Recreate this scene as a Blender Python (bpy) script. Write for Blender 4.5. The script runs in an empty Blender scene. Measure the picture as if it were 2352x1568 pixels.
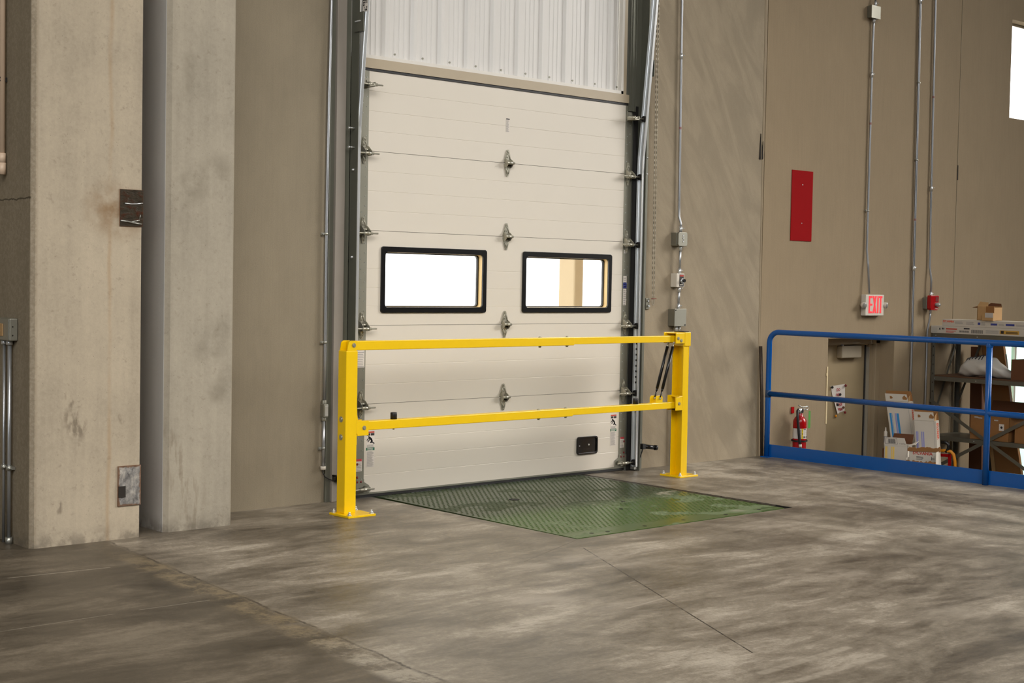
import bpy, bmesh, math, random
from mathutils import Vector, Matrix
random.seed(7)
S = bpy.context.scene
COL = S.collection
PI = math.pi

# ------------------------------------------------------------------ materials
def lin(c):
    c = c / 255.0
    return c / 12.92 if c <= 0.04045 else ((c + 0.055) / 1.055) ** 2.4
def RGB(r, g, b, k=1.0):
    return (min(1, lin(r) * k), min(1, lin(g) * k), min(1, lin(b) * k), 1.0)

class G:
    """small node graph helper"""
    def __init__(s, name):
        s.m = bpy.data.materials.new(name); s.m.use_nodes = True
        s.t = s.m.node_tree; s.n = s.t.nodes; s.n.clear()
        s.out = s.n.new('ShaderNodeOutputMaterial')
        s.b = s.n.new('ShaderNodeBsdfPrincipled')
        s.t.links.new(s.b.outputs[0], s.out.inputs[0])
        s.tc = s.n.new('ShaderNodeTexCoord'); s.P = s.tc.outputs['Object']
    def put(s, sock, v):
        if v is None: return
        if isinstance(v, bpy.types.NodeSocket): s.t.links.new(v, sock)
        else: sock.default_value = v
    def map(s, scale=(1, 1, 1), loc=(0, 0, 0), rot=(0, 0, 0), vec=None):
        n = s.n.new('ShaderNodeMapping'); s.put(n.inputs[0], vec or s.P)
        n.inputs['Scale'].default_value = scale; n.inputs['Location'].default_value = loc; n.inputs['Rotation'].default_value = rot
        return n.outputs[0]
    def noise(s, scale=5, detail=4, rough=.55, vec=None, dist=0):
        n = s.n.new('ShaderNodeTexNoise'); s.put(n.inputs['Vector'], vec or s.P)
        n.inputs['Scale'].default_value = scale; n.inputs['Detail'].default_value = detail
        n.inputs['Roughness'].default_value = rough; n.inputs['Distortion'].default_value = dist
        return n.outputs[0]
    def voro(s, scale=20, vec=None):
        n = s.n.new('ShaderNodeTexVoronoi'); s.put(n.inputs['Vector'], vec or s.P); n.inputs['Scale'].default_value = scale
        return n.outputs['Distance']
    def math(s, op, a, b=0.0, c=None, clamp=False):
        n = s.n.new('ShaderNodeMath'); n.operation = op; n.use_clamp = clamp
        s.put(n.inputs[0], a); s.put(n.inputs[1], b)
        if c is not None: s.put(n.inputs[2], c)
        return n.outputs[0]
    def rng(s, v, a, b, lo=0.0, hi=1.0, smooth=True):
        n = s.n.new('ShaderNodeMapRange'); n.interpolation_type = 'SMOOTHSTEP' if smooth else 'LINEAR'
        s.put(n.inputs[0], v)
        for i, x in enumerate((a, b, lo, hi)): n.inputs[i + 1].default_value = x
        return n.outputs[0]
    def mix(s, f, a, b, mode='MIX'):
        n = s.n.new('ShaderNodeMix'); n.data_type = 'RGBA'; n.blend_type = mode
        s.put(n.inputs['Factor'], f); s.put(n.inputs[6], a); s.put(n.inputs[7], b)
        return n.outputs[2]
    def ramp(s, f, stops):
        n = s.n.new('ShaderNodeValToRGB'); s.put(n.inputs[0], f); e = n.color_ramp.elements
        while len(e) < len(stops): e.new(0.5)
        for i, (p, c) in enumerate(stops): e[i].position = p; e[i].color = c
        return n.outputs[0]
    def sep(s, vec=None):
        n = s.n.new('ShaderNodeSeparateXYZ'); s.put(n.inputs[0], vec or s.P); return n.outputs
    def vm(s, op, a, b=None):
        n = s.n.new('ShaderNodeVectorMath'); n.operation = op
        s.put(n.inputs[0], a)
        if b is not None: s.put(n.inputs[1], b)
        return n.outputs['Value'] if op in ('DOT_PRODUCT', 'LENGTH', 'DISTANCE') else n.outputs['Vector']
    def seg(s, a, b, w, soft, vec=None):
        """1 near the segment a-b"""
        a = Vector(a); d = Vector(b) - a
        q = s.vm('SUBTRACT', vec or s.P, tuple(a))
        t = s.math('MULTIPLY', s.vm('DOT_PRODUCT', q, tuple(d)), 1.0 / d.length_squared, clamp=True)
        n = s.n.new('ShaderNodeVectorMath'); n.operation = 'SCALE'; n.inputs[0].default_value = tuple(d); s.put(n.inputs['Scale'], t)
        r = s.vm('LENGTH', s.vm('SUBTRACT', q, n.outputs['Vector']))
        return s.rng(r, w, w + soft, 1.0, 0.0)
    def bump(s, h, strength=.3, dist=.005):
        n = s.n.new('ShaderNodeBump'); n.inputs['Strength'].default_value = strength; n.inputs['Distance'].default_value = dist
        s.put(n.inputs['Height'], h); s.put(s.b.inputs['Normal'], n.outputs[0])
    def fin(s, color, rough=.5, metal=0.0, spec=.5):
        s.put(s.b.inputs['Base Color'], color); s.put(s.b.inputs['Roughness'], rough)
        s.put(s.b.inputs['Metallic'], metal); s.put(s.b.inputs['Specular IOR Level'], spec)
        return s.m

def simple(name, c, rough=.5, metal=0.0, var=.08, scale=14, spec=.5, bump=0.0, stretch=(1, 1, 1), coat=0.0):
    g = G(name)
    n = g.noise(scale, 4, .6, g.map(stretch))
    lo = tuple(x * (1 - var) for x in c[:3]) + (1,); hi = tuple(min(1, x * (1 + var)) for x in c[:3]) + (1,)
    col = g.mix(n, lo, hi)
    if bump: g.bump(n, bump, .003)
    if coat: g.b.inputs['Coat Weight'].default_value = coat
    return g.fin(col, rough, metal, spec)

def galv(name, c, rough=.35, var=.12, metal=.8):
    """spangled zinc coated steel"""
    g = G(name)
    v = g.noise(9, 3, .6, g.map((1, 1, .35)))
    f = g.noise(60, 2, .5)
    k = g.math('ADD', g.math('MULTIPLY', v, .7), g.math('MULTIPLY', f, .3))
    lo = tuple(x * (1 - var) for x in c[:3]) + (1,); hi = tuple(min(1, x * (1 + var)) for x in c[:3]) + (1,)
    return g.fin(g.mix(k, lo, hi), g.rng(k, .3, .7, rough * .93, rough * 1.08), metal)

def wall_mat(name, base, swirl=0.0, cloth=.0, dark=.88, trowel=0.0):
    g = G(name)
    cloud = g.noise(1.1, 5, .6, dist=swirl)
    mid = g.noise(6, 4, .65, g.map((1, 1, .5)), dist=swirl * .5)
    fine = g.noise(160, 2, .6)
    wv = g.noise(90, 1, .5, g.map((1, 1, .02)))
    k = g.math('ADD', g.math('MULTIPLY', cloud, .5), g.math('MULTIPLY', mid, .5))
    c1 = tuple(x * dark for x in base[:3]) + (1,); c2 = tuple(x * (2 - dark) for x in base[:3]) + (1,)
    col = g.ramp(k, [(.3, c1), (.5, base), (.72, c2)])
    if trowel:
        tw = g.noise(2.6, 5, .6, g.map((.5, 1, 2.2), vec=g.map(rot=(0, -1.0, 0))), dist=1.0)
        col = g.mix(g.rng(tw, .38, .62, 0, trowel), col, tuple(x * .7 for x in base[:3]) + (1,))
    speck = g.rng(g.noise(55, 3, .7), .62, .8, 0, .25)
    col = g.mix(speck, col, tuple(min(1, x * 1.35) for x in base[:3]) + (1,))
    col = g.mix(g.rng(fine, .35, .75, .0, .22), col, tuple(x * .6 for x in base[:3]) + (1,))
    if cloth: col = g.mix(g.rng(wv, .4, .7, 0, cloth), col, tuple(x * .7 for x in base[:3]) + (1,))
    g.bump(g.math('ADD', fine, g.math('MULTIPLY', mid, 2.0)), .25, .004)
    return g.fin(col, .85, 0, .25)

def column_mat(name, base, stain):
    g = G(name)
    x, y, z = g.sep()
    cloud = g.noise(2.2, 6, .6)
    vert = g.noise(5, 3, .6, g.map((2.5, 2.5, .18)))
    spots = g.noise(26, 3, .7)
    pits = g.voro(30)
    gr = g.noise(48, 4, .75)
    k = g.math('ADD', g.math('ADD', g.math('MULTIPLY', cloud, .45), g.math('MULTIPLY', vert, .3)), g.math('MULTIPLY', gr, .25))
    col = g.ramp(k, [(.36, tuple(q * .8 for q in base[:3]) + (1,)), (.5, base), (.63, tuple(q * 1.15 for q in base[:3]) + (1,))])
    col = g.mix(g.rng(spots, .58, .8, 0, .38), col, RGB(112, 100, 84))
    col = g.mix(g.rng(pits, .04, .09, .3, 0), col, RGB(70, 62, 52))
    if stain == 'rust':
        wob = g.math('MULTIPLY', g.math('SUBTRACT', g.noise(2.5, 3), .5), .05)
        line = g.rng(g.math('ABSOLUTE', g.math('ADD', g.math('ADD', x, 1.995), wob)), .0, .02, .32, 0)
        col = g.mix(g.math('MULTIPLY', line, g.rng(g.noise(3, 3, vec=g.map((1, 1, .4))), .35, .6)), col, RGB(160, 122, 72))
        halo = g.seg((-2.0, -.445, 1.76), (-1.93, -.445, 1.74), .02, .17)
        col = g.mix(g.math('MULTIPLY', halo, g.rng(g.noise(9, 4), .3, .65, .1, .75)), col, RGB(122, 88, 46))
        n_c = g.noise(22, 4, vec=g.map((1.5, 1, .6)))
        for a, b, w in (((-2.2, -.45, .66), (-2.17, -.45, .60), .05), ((-2.22, -.45, .78), (-2.2, -.45, .74), .02), ((-2.27, -.45, .22), (-2.27, -.45, .18), .015), ((-1.93, -.45, .66), (-1.92, -.45, .63), .012)):
            col = g.mix(g.math('MULTIPLY', g.seg(a, b, w * .4, w * 1.2), g.rng(n_c, .4, .6, 0, .6)), col, RGB(92, 80, 64))
        # shade painted into chamfer and flank as darker brown; one crack across the flank
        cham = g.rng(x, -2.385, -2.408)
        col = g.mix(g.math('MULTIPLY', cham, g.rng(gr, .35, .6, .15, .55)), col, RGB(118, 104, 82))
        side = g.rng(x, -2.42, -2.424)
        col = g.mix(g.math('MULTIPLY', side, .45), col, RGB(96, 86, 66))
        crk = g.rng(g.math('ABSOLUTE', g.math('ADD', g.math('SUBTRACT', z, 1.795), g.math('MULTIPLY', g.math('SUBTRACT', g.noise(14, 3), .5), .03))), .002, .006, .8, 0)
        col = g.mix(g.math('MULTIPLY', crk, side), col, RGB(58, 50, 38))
    if stain == 'base':
        s1 = g.math('MULTIPLY', g.seg((-1.6, -.4, .5), (-1.45, -.4, .02), .01, .14), g.rng(g.noise(24, 4, vec=g.map((1.2, 1, .25), rot=(0, .25, 0))), .5, .66, 0, .4))
        col = g.mix(s1, col, RGB(108, 94, 74))
        n_c = g.noise(7, 4)
        flank = g.rng(x, -1.641, -1.6445)  # cool ambient light painted in: flank colour made lighter and greyer
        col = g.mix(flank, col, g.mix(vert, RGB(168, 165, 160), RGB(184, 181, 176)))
        for a, b, w in (((-1.38, -.4, 1.0), (-1.28, -.4, 1.12), .1), ((-1.5, -.4, 1.9), (-1.32, -.4, 2.0), .12), ((-1.32, -.4, .75), (-1.27, -.4, .85), .07), ((-1.5, -.4, 2.6), (-1.5, -.4, 2.45), .06)):
            col = g.mix(g.math('MULTIPLY', g.seg(a, b, w * .2, w), g.rng(n_c, .35, .65, 0, .5)), col, RGB(118, 110, 94))
    foot = g.math('MULTIPLY', g.rng(z, .0, .1, .6, 0), g.rng(g.noise(14, 4), .35, .6))
    col = g.mix(foot, col, RGB(98, 90, 78))
    g.bump(g.math('ADD', spots, g.math('MULTIPLY', g.rng(pits, .0, .1), .8)), .35, .004)
    return g.fin(col, .8, 0, .3)

def floor_mat():
    g = G('polished_slab')
    x, y, z = g.sep()
    sx = g.noise(1.0, 9, .66, g.map((.8, 2.6, 1), rot=(0, 0, .06)), dist=.5)
    sy = g.noise(1.0, 9, .66, g.map((2.0, .8, 1), rot=(0, 0, -.12)), dist=.5)
    side = g.rng(g.math('ADD', x, g.math('MULTIPLY', y, .25)), -.6, 1.4)
    st = g.math('ADD', g.math('MULTIPLY', sx, g.math('SUBTRACT', 1.0, side)), g.math('MULTIPLY', sy, side))
    big = g.noise(.9, 4, .6, dist=.5)
    scr = g.noise(9, 4, .7, g.map((.3, 1.6, 1), rot=(0, 0, .25)))
    fine = g.noise(120, 2, .6)
    mid = g.noise(4.5, 9, .72, g.map((.75, 1.3, 1)), dist=.6)
    grit = g.noise(38, 6, .75)
    k = g.math('ADD', g.math('ADD', g.math('ADD', g.math('MULTIPLY', st, .40), g.math('MULTIPLY', big, .20)), g.math('MULTIPLY', scr, .06)), g.math('ADD', g.math('MULTIPLY', mid, .22), g.math('MULTIPLY', grit, .12)))
    col = g.ramp(k, [(.405, RGB(66, 59, 49)), (.465, RGB(108, 99, 85)), (.522, RGB(143, 133, 117)), (.585, RGB(186, 176, 159))])
    col = g.mix(g.rng(fine, .4, .8, 0, .18), col, RGB(80, 72, 62))
    hair = g.math('MULTIPLY', g.rng(g.math('ABSOLUTE', g.math('SUBTRACT', g.noise(2.2, 3, .6, g.map((.5, 2.2, 1), rot=(0, 0, .35)), dist=1.2), .5)), .0, .0045, .22, 0), g.rng(mid, .45, .6))
    col = g.mix(hair, col, RGB(196, 186, 168))
    # browner older slab left of the expansion joint
    jx = g.math('ADD', g.math('ADD', x, 2.0), g.math('MULTIPLY', g.math('ADD', y, .44), -.098))
    jw = g.math('ADD', jx, g.math('MULTIPLY', g.math('SUBTRACT', g.noise(4, 8, .75), .5), .09))
    left = g.rng(jw, .02, -.03)
    near = g.rng(y, -.6, -1.2)
    col = g.mix(g.math('MULTIPLY', left, .75), col, g.ramp(k, [(.4, RGB(38, 32, 24)), (.5, RGB(68, 59, 45)), (.6, RGB(104, 91, 71))]))
    band = g.math('MULTIPLY', g.rng(g.math('ABSOLUTE', g.math('ADD', jw, .07)), .04, .11, 1, 0), g.rng(g.noise(5, 9, .78), .42, .6, 0, .8))
    col = g.mix(g.math('MULTIPLY', band, near), col, g.mix(grit, g.mix(g.rng(y, -2.7, -3.3), RGB(118, 103, 78), RGB(150, 140, 122)), g.mix(g.rng(y, -2.7, -3.3), RGB(158, 141, 110), RGB(196, 186, 168))))
    edge = g.math('MULTIPLY', g.rng(g.math('ABSOLUTE', jw), .002, .012, .85, 0), g.rng(mid, .42, .58, .25, 1))
    col = g.mix(g.math('MULTIPLY', edge, g.rng(y, -.3, -.5)), col, RGB(58, 50, 42))
    # saw cut running off the corner of the leveler
    col = g.mix(g.math('MULTIPLY', g.seg((-.085, -2.108, 0), (-1.118, -4.076, 0), .0025, .003), g.rng(scr, .35, .55, .5, .95)), col, RGB(48, 42, 36))
    # joint along the front of the pit and one running off to the right of it
    for a, b, w in (((.05, -1.905, 0), (2.0, -1.885, 0), .003), ((2.0, -1.87, 0), (2.9, -2.35, 0), .002), ((-.6, -2.2, 0), (.04, -1.92, 0), .002)):
        col = g.mix(g.math('MULTIPLY', g.seg(a, b, w, .004), .55), col, RGB(60, 52, 44))
    n_d = g.noise(4, 5, .7); n_s = g.noise(30, 3); n_p = g.noise(3.2, 5, .65, g.map((.7, 1.6, 1)))
    # dirt around the pit
    for a, b, w, f in (((.06, -.2, 0), (.03, -1.9, 0), .05, .55), ((2.05, -.2, 0), (2.0, -1.9, 0), .06, .55), ((-.1, -.05, 0), (2.45, -.05, 0), .1, .7), ((.4, -2.0, 0), (2.3, -1.98, 0), .07, .6), ((2.2, -2.0, 0), (3.1, -2.7, 0), .3, .35), ((.8, -2.5, 0), (1.6, -3.4, 0), .22, .3)):
        col = g.mix(g.math('MULTIPLY', g.seg(a, b, w * .2, w * 1.6), g.rng(n_d, .35, .62, 0, f)), col, RGB(66, 56, 46))
    # pale scuffs and painted marks near the camera
    for a, b, w, f in (((-1.325, -4.288, 0), (-.758, -4.261, 0), .012, .42), ((-1.292, -4.439, 0), (-.753, -4.418, 0), .012, .42), ((-2.631, -2.005, 0), (-2.305, -2.02, 0), .002, .45), ((-3.24, -2.018, 0), (-2.75, -2.01, 0), .002, .4), ((-2.8, -1.059, 0), (-2.32, -1.107, 0), .004, .4), ((-.95, -3.25, 0), (-.6, -3.2, 0), .004, .4)):
        col = g.mix(g.math('MULTIPLY', g.seg(a, b, w, w * 1.4), g.rng(n_s, .3, .6, .2, f)), col, RGB(190, 180, 163))
    for a, b, w, f in (((-.55, -2.3, 0), (-.15, -2.45, 0), .3, .55), ((-1.15, -2.9, 0), (-.8, -3.3, 0), .22, .55), ((1.1, -2.25, 0), (1.7, -2.2, 0), .16, .6), ((2.6, -1.4, 0), (3.5, -1.5, 0), .25, .5), ((2.0, -2.6, 0), (2.4, -2.9, 0), .16, .5), ((-.1, -4.1, 0), (.2, -4.2, 0), .16, .4), ((.1, -3.1, 0), (.5, -3.4, 0), .2, .45)):
        col = g.mix(g.math('MULTIPLY', g.seg(a, b, w * .1, w), g.rng(n_p, .38, .66, 0, f)), col, RGB(182, 171, 155))
    g.bump(g.math('ADD', fine, scr), .08, .003)
    return g.fin(col, g.rng(k, .35, .6, .34, .52), 0, .5)

def deck_mat():
    g = G('green_tread_plate')
    x, y, z = g.sep()
    n = g.noise(2.3, 5, .62, g.map((.8, 1.3, 1)))
    n2 = g.noise(40, 3, .6)
    front = g.rng(y, -1.0, -1.75)
    k = g.math('ADD', n, g.math('MULTIPLY', front, .13))
    worn = g.rng(k, .52, .57)
    col = g.mix(worn, g.mix(n2, RGB(50, 76, 28), RGB(76, 102, 46)), g.mix(n2, RGB(90, 108, 70), RGB(120, 132, 100)))
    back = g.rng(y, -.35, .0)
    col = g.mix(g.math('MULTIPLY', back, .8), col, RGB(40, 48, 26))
    grey = g.math('MULTIPLY', g.rng(n, .62, .68), .7)
    col = g.mix(grey, col, RGB(152, 148, 130))
    dirty = g.rng(g.noise(5, 5, .7), .6, .75, 0, .5)
    col = g.mix(dirty, col, RGB(72, 74, 52))
    return g.fin(col, g.rng(worn, 0, 1, .3, .6), 0, .4)

def yellow_mat():
    return simple('yellow_powder_coat', RGB(242, 198, 4), .32, 0, .03, 20, .5)

M = {}
M['floor'] = floor_mat()
M['lowfloor'] = simple('lower_slab', RGB(112, 102, 90), .6, 0, .2, 3)
M['wall_a'] = wall_mat('precast_left', RGB(141, 130, 110), .3, .1)
M['wall_b'] = wall_mat('precast_trowelled', RGB(164, 150, 127), 1.2, .05, .88, .5)
M['wall_c'] = wall_mat('precast_right', RGB(157, 139, 112), .2, .14, .93)
M['dim'] = wall_mat('hall_concrete', RGB(120, 112, 98), .2)
M['ceil'] = simple('ceiling_deck', RGB(120, 120, 116), .7, 0, .1, 3)
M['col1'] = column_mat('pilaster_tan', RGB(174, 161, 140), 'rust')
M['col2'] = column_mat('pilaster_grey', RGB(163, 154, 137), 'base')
M['white'] = simple('door_skin', RGB(219, 211, 197), .38, 0, .025, 3, .45)
M['liner'] = simple('liner_white', RGB(218, 215, 210), .32, 0, .06, 3, .5, stretch=(3, 3, .4))
M['liner_trim'] = simple('liner_trim_white', RGB(222, 217, 208), .35, 0, .03)
M['header'] = simple('header_beige', RGB(178, 163, 138), .45, 0, .08, 5)
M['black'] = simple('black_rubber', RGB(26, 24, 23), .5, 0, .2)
M['blackgloss'] = simple('black_plastic', RGB(16, 15, 15), .25, 0, .2)
M['galv'] = galv('galvanized_steel', RGB(176, 176, 168), .36)
M['galvdark'] = galv('galvanized_stile', RGB(140, 138, 124), .45, .12, .5)
M['galvbright'] = simple('bright_zinc', RGB(218, 220, 220), .3, .7, .04, 2)
M['jamb'] = simple('painted_jamb', RGB(140, 132, 122), .5, .0, .08, 4)
M['jambdark'] = galv('jamb_channel', RGB(112, 112, 100), .5, .1, .5)
M['hinge'] = galv('hinge_zinc', RGB(182, 178, 162), .3, .1, .65)
M['conduit'] = simple('conduit_steel', RGB(176, 178, 180), .3, .75, .04, 2)
M['box'] = galv('junction_box_steel', RGB(150, 148, 136), .5, .1)
M['yellow'] = yellow_mat()
M['blue'] = simple('blue_enamel', RGB(10, 86, 164), .19, 0, .05, 20, .5)
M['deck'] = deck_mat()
M['pit'] = simple('pit_shadow', RGB(26, 24, 20), .8, 0, .2)
M['pitsteel'] = simple('pit_angle', RGB(66, 60, 50), .5, .5, .2)
M['red'] = simple('red_panel', RGB(150, 8, 12), .85, 0, .05, 14, .12)
M['extred'] = simple('extinguisher_red', RGB(172, 6, 14), .22, 0, .05, 10, .6)
M['redbolt'] = simple('red_bolt', RGB(120, 18, 22), .4)
M['plate'] = simple('white_plastic', RGB(214, 206, 192), .45, 0, .04)
M['paper'] = simple('white_paper', RGB(222, 214, 204), .7, 0, .03)
M['ink'] = simple('dark_ink', RGB(38, 35, 38), .6)
M['greyink'] = simple('grey_ink', RGB(150, 146, 142), .7)
M['redink'] = simple('red_ink', RGB(190, 58, 38), .6)
M['paperred'] = simple('paper_red', RGB(176, 46, 58), .6)
M['orangeink'] = simple('orange_red_ink', RGB(222, 82, 40), .6)
M['greenink'] = simple('green_ink', RGB(20, 98, 70), .6)
M['blueink'] = simple('blue_ink', RGB(46, 138, 200), .6)
M['lilac'] = simple('lilac_ink', RGB(150, 150, 200), .6)
M['navy'] = simple('navy_ink', RGB(58, 66, 140), .6)
M['yellowink'] = simple('yellow_ink', RGB(232, 196, 98), .6)
M['amber'] = simple('amber_sticker', RGB(206, 160, 66), .6)
M['carton'] = simple('cardboard', RGB(150, 106, 62), .75, 0, .12, 9, .3)
M['cartonlight'] = simple('light_cardboard', RGB(190, 152, 104), .75, 0, .1, 9, .3)
M['cartondark'] = simple('dark_cardboard', RGB(104, 66, 42), .75, 0, .12, 9, .3)  # dark brown cardboard tone
M['whitecard'] = simple('white_carton', RGB(206, 198, 184), .6, 0, .05, 8, .35)
M['bag'] = simple('plastic_bag', RGB(206, 201, 192), .35, 0, .08, 12, .5, .4)
M['wrap'] = simple('plastic_wrap', RGB(190, 186, 180), .3, 0, .2, 12, .5, .4)
M['shelf'] = simple('shelf_grey', RGB(104, 100, 88), .45, .3, .1, 8)
M['board'] = simple('shelf_board', RGB(96, 66, 42), .7, 0, .15, 8)
M['rust'] = None
M['pvc'] = simple('white_pvc', RGB(216, 190, 164), .4, 0, .04)
M['beige'] = simple('beige_plate', RGB(170, 136, 92), .5)
M['steelbar'] = simple('dark_steel_bar', RGB(74, 62, 50), .45, .4, .25, 30)
M['doorpaint'] = simple('door_putty', RGB(162, 144, 112), .55, 0, .1, 4, .3)
M['framepaint'] = simple('frame_putty', RGB(160, 143, 116), .5, 0, .06, 4)
M['closer'] = simple('closer_bronze', RGB(176, 164, 142), .35, .3, .08)
M['seal'] = simple('joint_sealant', RGB(146, 130, 104), .8, 0, .1)
M['dark'] = simple('dark_gap', RGB(40, 34, 28), .9)
M['cream'] = simple('light_leak_cream', RGB(228, 208, 166), .5)
M['tagred'] = simple('label_pink', RGB(190, 60, 66), .6)
M['tapemark'] = simple('tape_mark', RGB(160, 118, 116), .6)
M['seam'] = simple('seam_gasket', RGB(104, 96, 88), .8)
M['orange'] = simple('orange_paint', RGB(232, 150, 24), .4)
M['plastgreen'] = simple('green_tag', RGB(70, 150, 56), .5)
M['alum'] = galv('aluminium', RGB(205, 205, 200), .3, .05)
M['spacer'] = simple('foam_reveal', RGB(232, 200, 140), .4)
M['tan'] = simple('tan_render', RGB(196, 176, 142), .8, 0, .05, 2)
M['asphalt'] = simple('yard_concrete', RGB(238, 238, 234), .8, 0, .05, 1)
M['carpaint'] = simple('car_paint', RGB(96, 104, 108), .3, .2)
M['chain'] = galv('chain_steel', RGB(158, 150, 132), .5, .1, .3)

def rust_plate_mat():
    g = G('embed_plate_rust')
    n = g.noise(16, 4, .6, g.map((1, 1, 2.2)))
    col = g.ramp(n, [(.3, RGB(44, 36, 26)), (.5, RGB(70, 62, 50)), (.62, RGB(74, 42, 26)), (.75, RGB(110, 64, 34))])
    g.bump(n, .6, .01)
    return g.fin(col, .28, .3, .6)
M['rust'] = rust_plate_mat()
def patch_plate_mat():
    g = G('embed_plate_grout')
    x, y, z = g.sep()
    n = g.noise(13, 7, .72, g.map((1, 1, .7)), dist=.25)
    col = g.ramp(n, [(.34, RGB(58, 56, 53)), (.43, RGB(112, 109, 106)), (.52, RGB(146, 142, 136)), (.64, RGB(186, 178, 166))])
    dx = g.math('SUBTRACT', .066, g.math('ABSOLUTE', g.math('SUBTRACT', x, .004)))
    dz = g.math('SUBTRACT', .107, g.math('ABSOLUTE', g.math('SUBTRACT', z, .107)))
    e = g.math('ADD', g.math('MINIMUM', dx, dz), g.math('MULTIPLY', g.math('SUBTRACT', g.noise(30, 4, .7), .5), .03))
    col = g.mix(g.rng(e, .012, .004, 0, .85), col, g.mix(g.noise(40), RGB(60, 40, 26), RGB(138, 96, 60)))
    g.bump(n, .6, .01)
    return g.fin(col, .55, .1, .4)
M['grout'] = patch_plate_mat()
M['rustedge'] = simple('rusty_edge', RGB(112, 72, 40), .7, 0, .3, 30)

def emis(name, c, strength, base):
    g = G(name)
    n = g.noise(8)
    g.put(g.b.inputs['Emission Color'], g.mix(n, c, tuple(x * .96 for x in c[:3]) + (1,))); g.b.inputs['Emission Strength'].default_value = strength
    return g.fin(base, .4)
M['exitred'] = emis('exit_letters', RGB(255, 64, 72), .75, RGB(190, 30, 36))
def glass(name, tint, gl=.06):
    g = G(name)
    tr = g.n.new('ShaderNodeBsdfTransparent'); tr.inputs[0].default_value = tint
    gy = g.n.new('ShaderNodeBsdfGlossy'); gy.inputs['Roughness'].default_value = .02
    mx = g.n.new('ShaderNodeMixShader')
    g.put(mx.inputs[0], g.rng(g.noise(3), 0, 1, gl * .8, gl * 1.2)); g.t.links.new(tr.outputs[0], mx.inputs[1]); g.t.links.new(gy.outputs[0], mx.inputs[2])
    g.t.links.new(mx.outputs[0], g.out.inputs[0]); g.n.remove(g.b)
    return g.m
M['glass'] = glass('door_pane', (.97, .97, .97, 1))
M['glassgreen'] = glass('tinted_pane', (.72, .9, .84, 1))
def lens():
    g = G('clear_lens'); g.b.inputs['Transmission Weight'].default_value = .5
    return g.fin(g.mix(g.noise(20), RGB(190, 184, 172), RGB(225, 222, 215)), .15)
M['lens'] = lens()

# ------------------------------------------------------------------ mesh helpers
ROOT = {}
def frame_of(d):
    d = Vector(d).normalized()
    a = Vector((0, 0, 1)) if abs(d.z) < .9 else Vector((1, 0, 0))
    u = d.cross(a).normalized(); v = d.cross(u).normalized()
    return u, v, d

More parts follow.
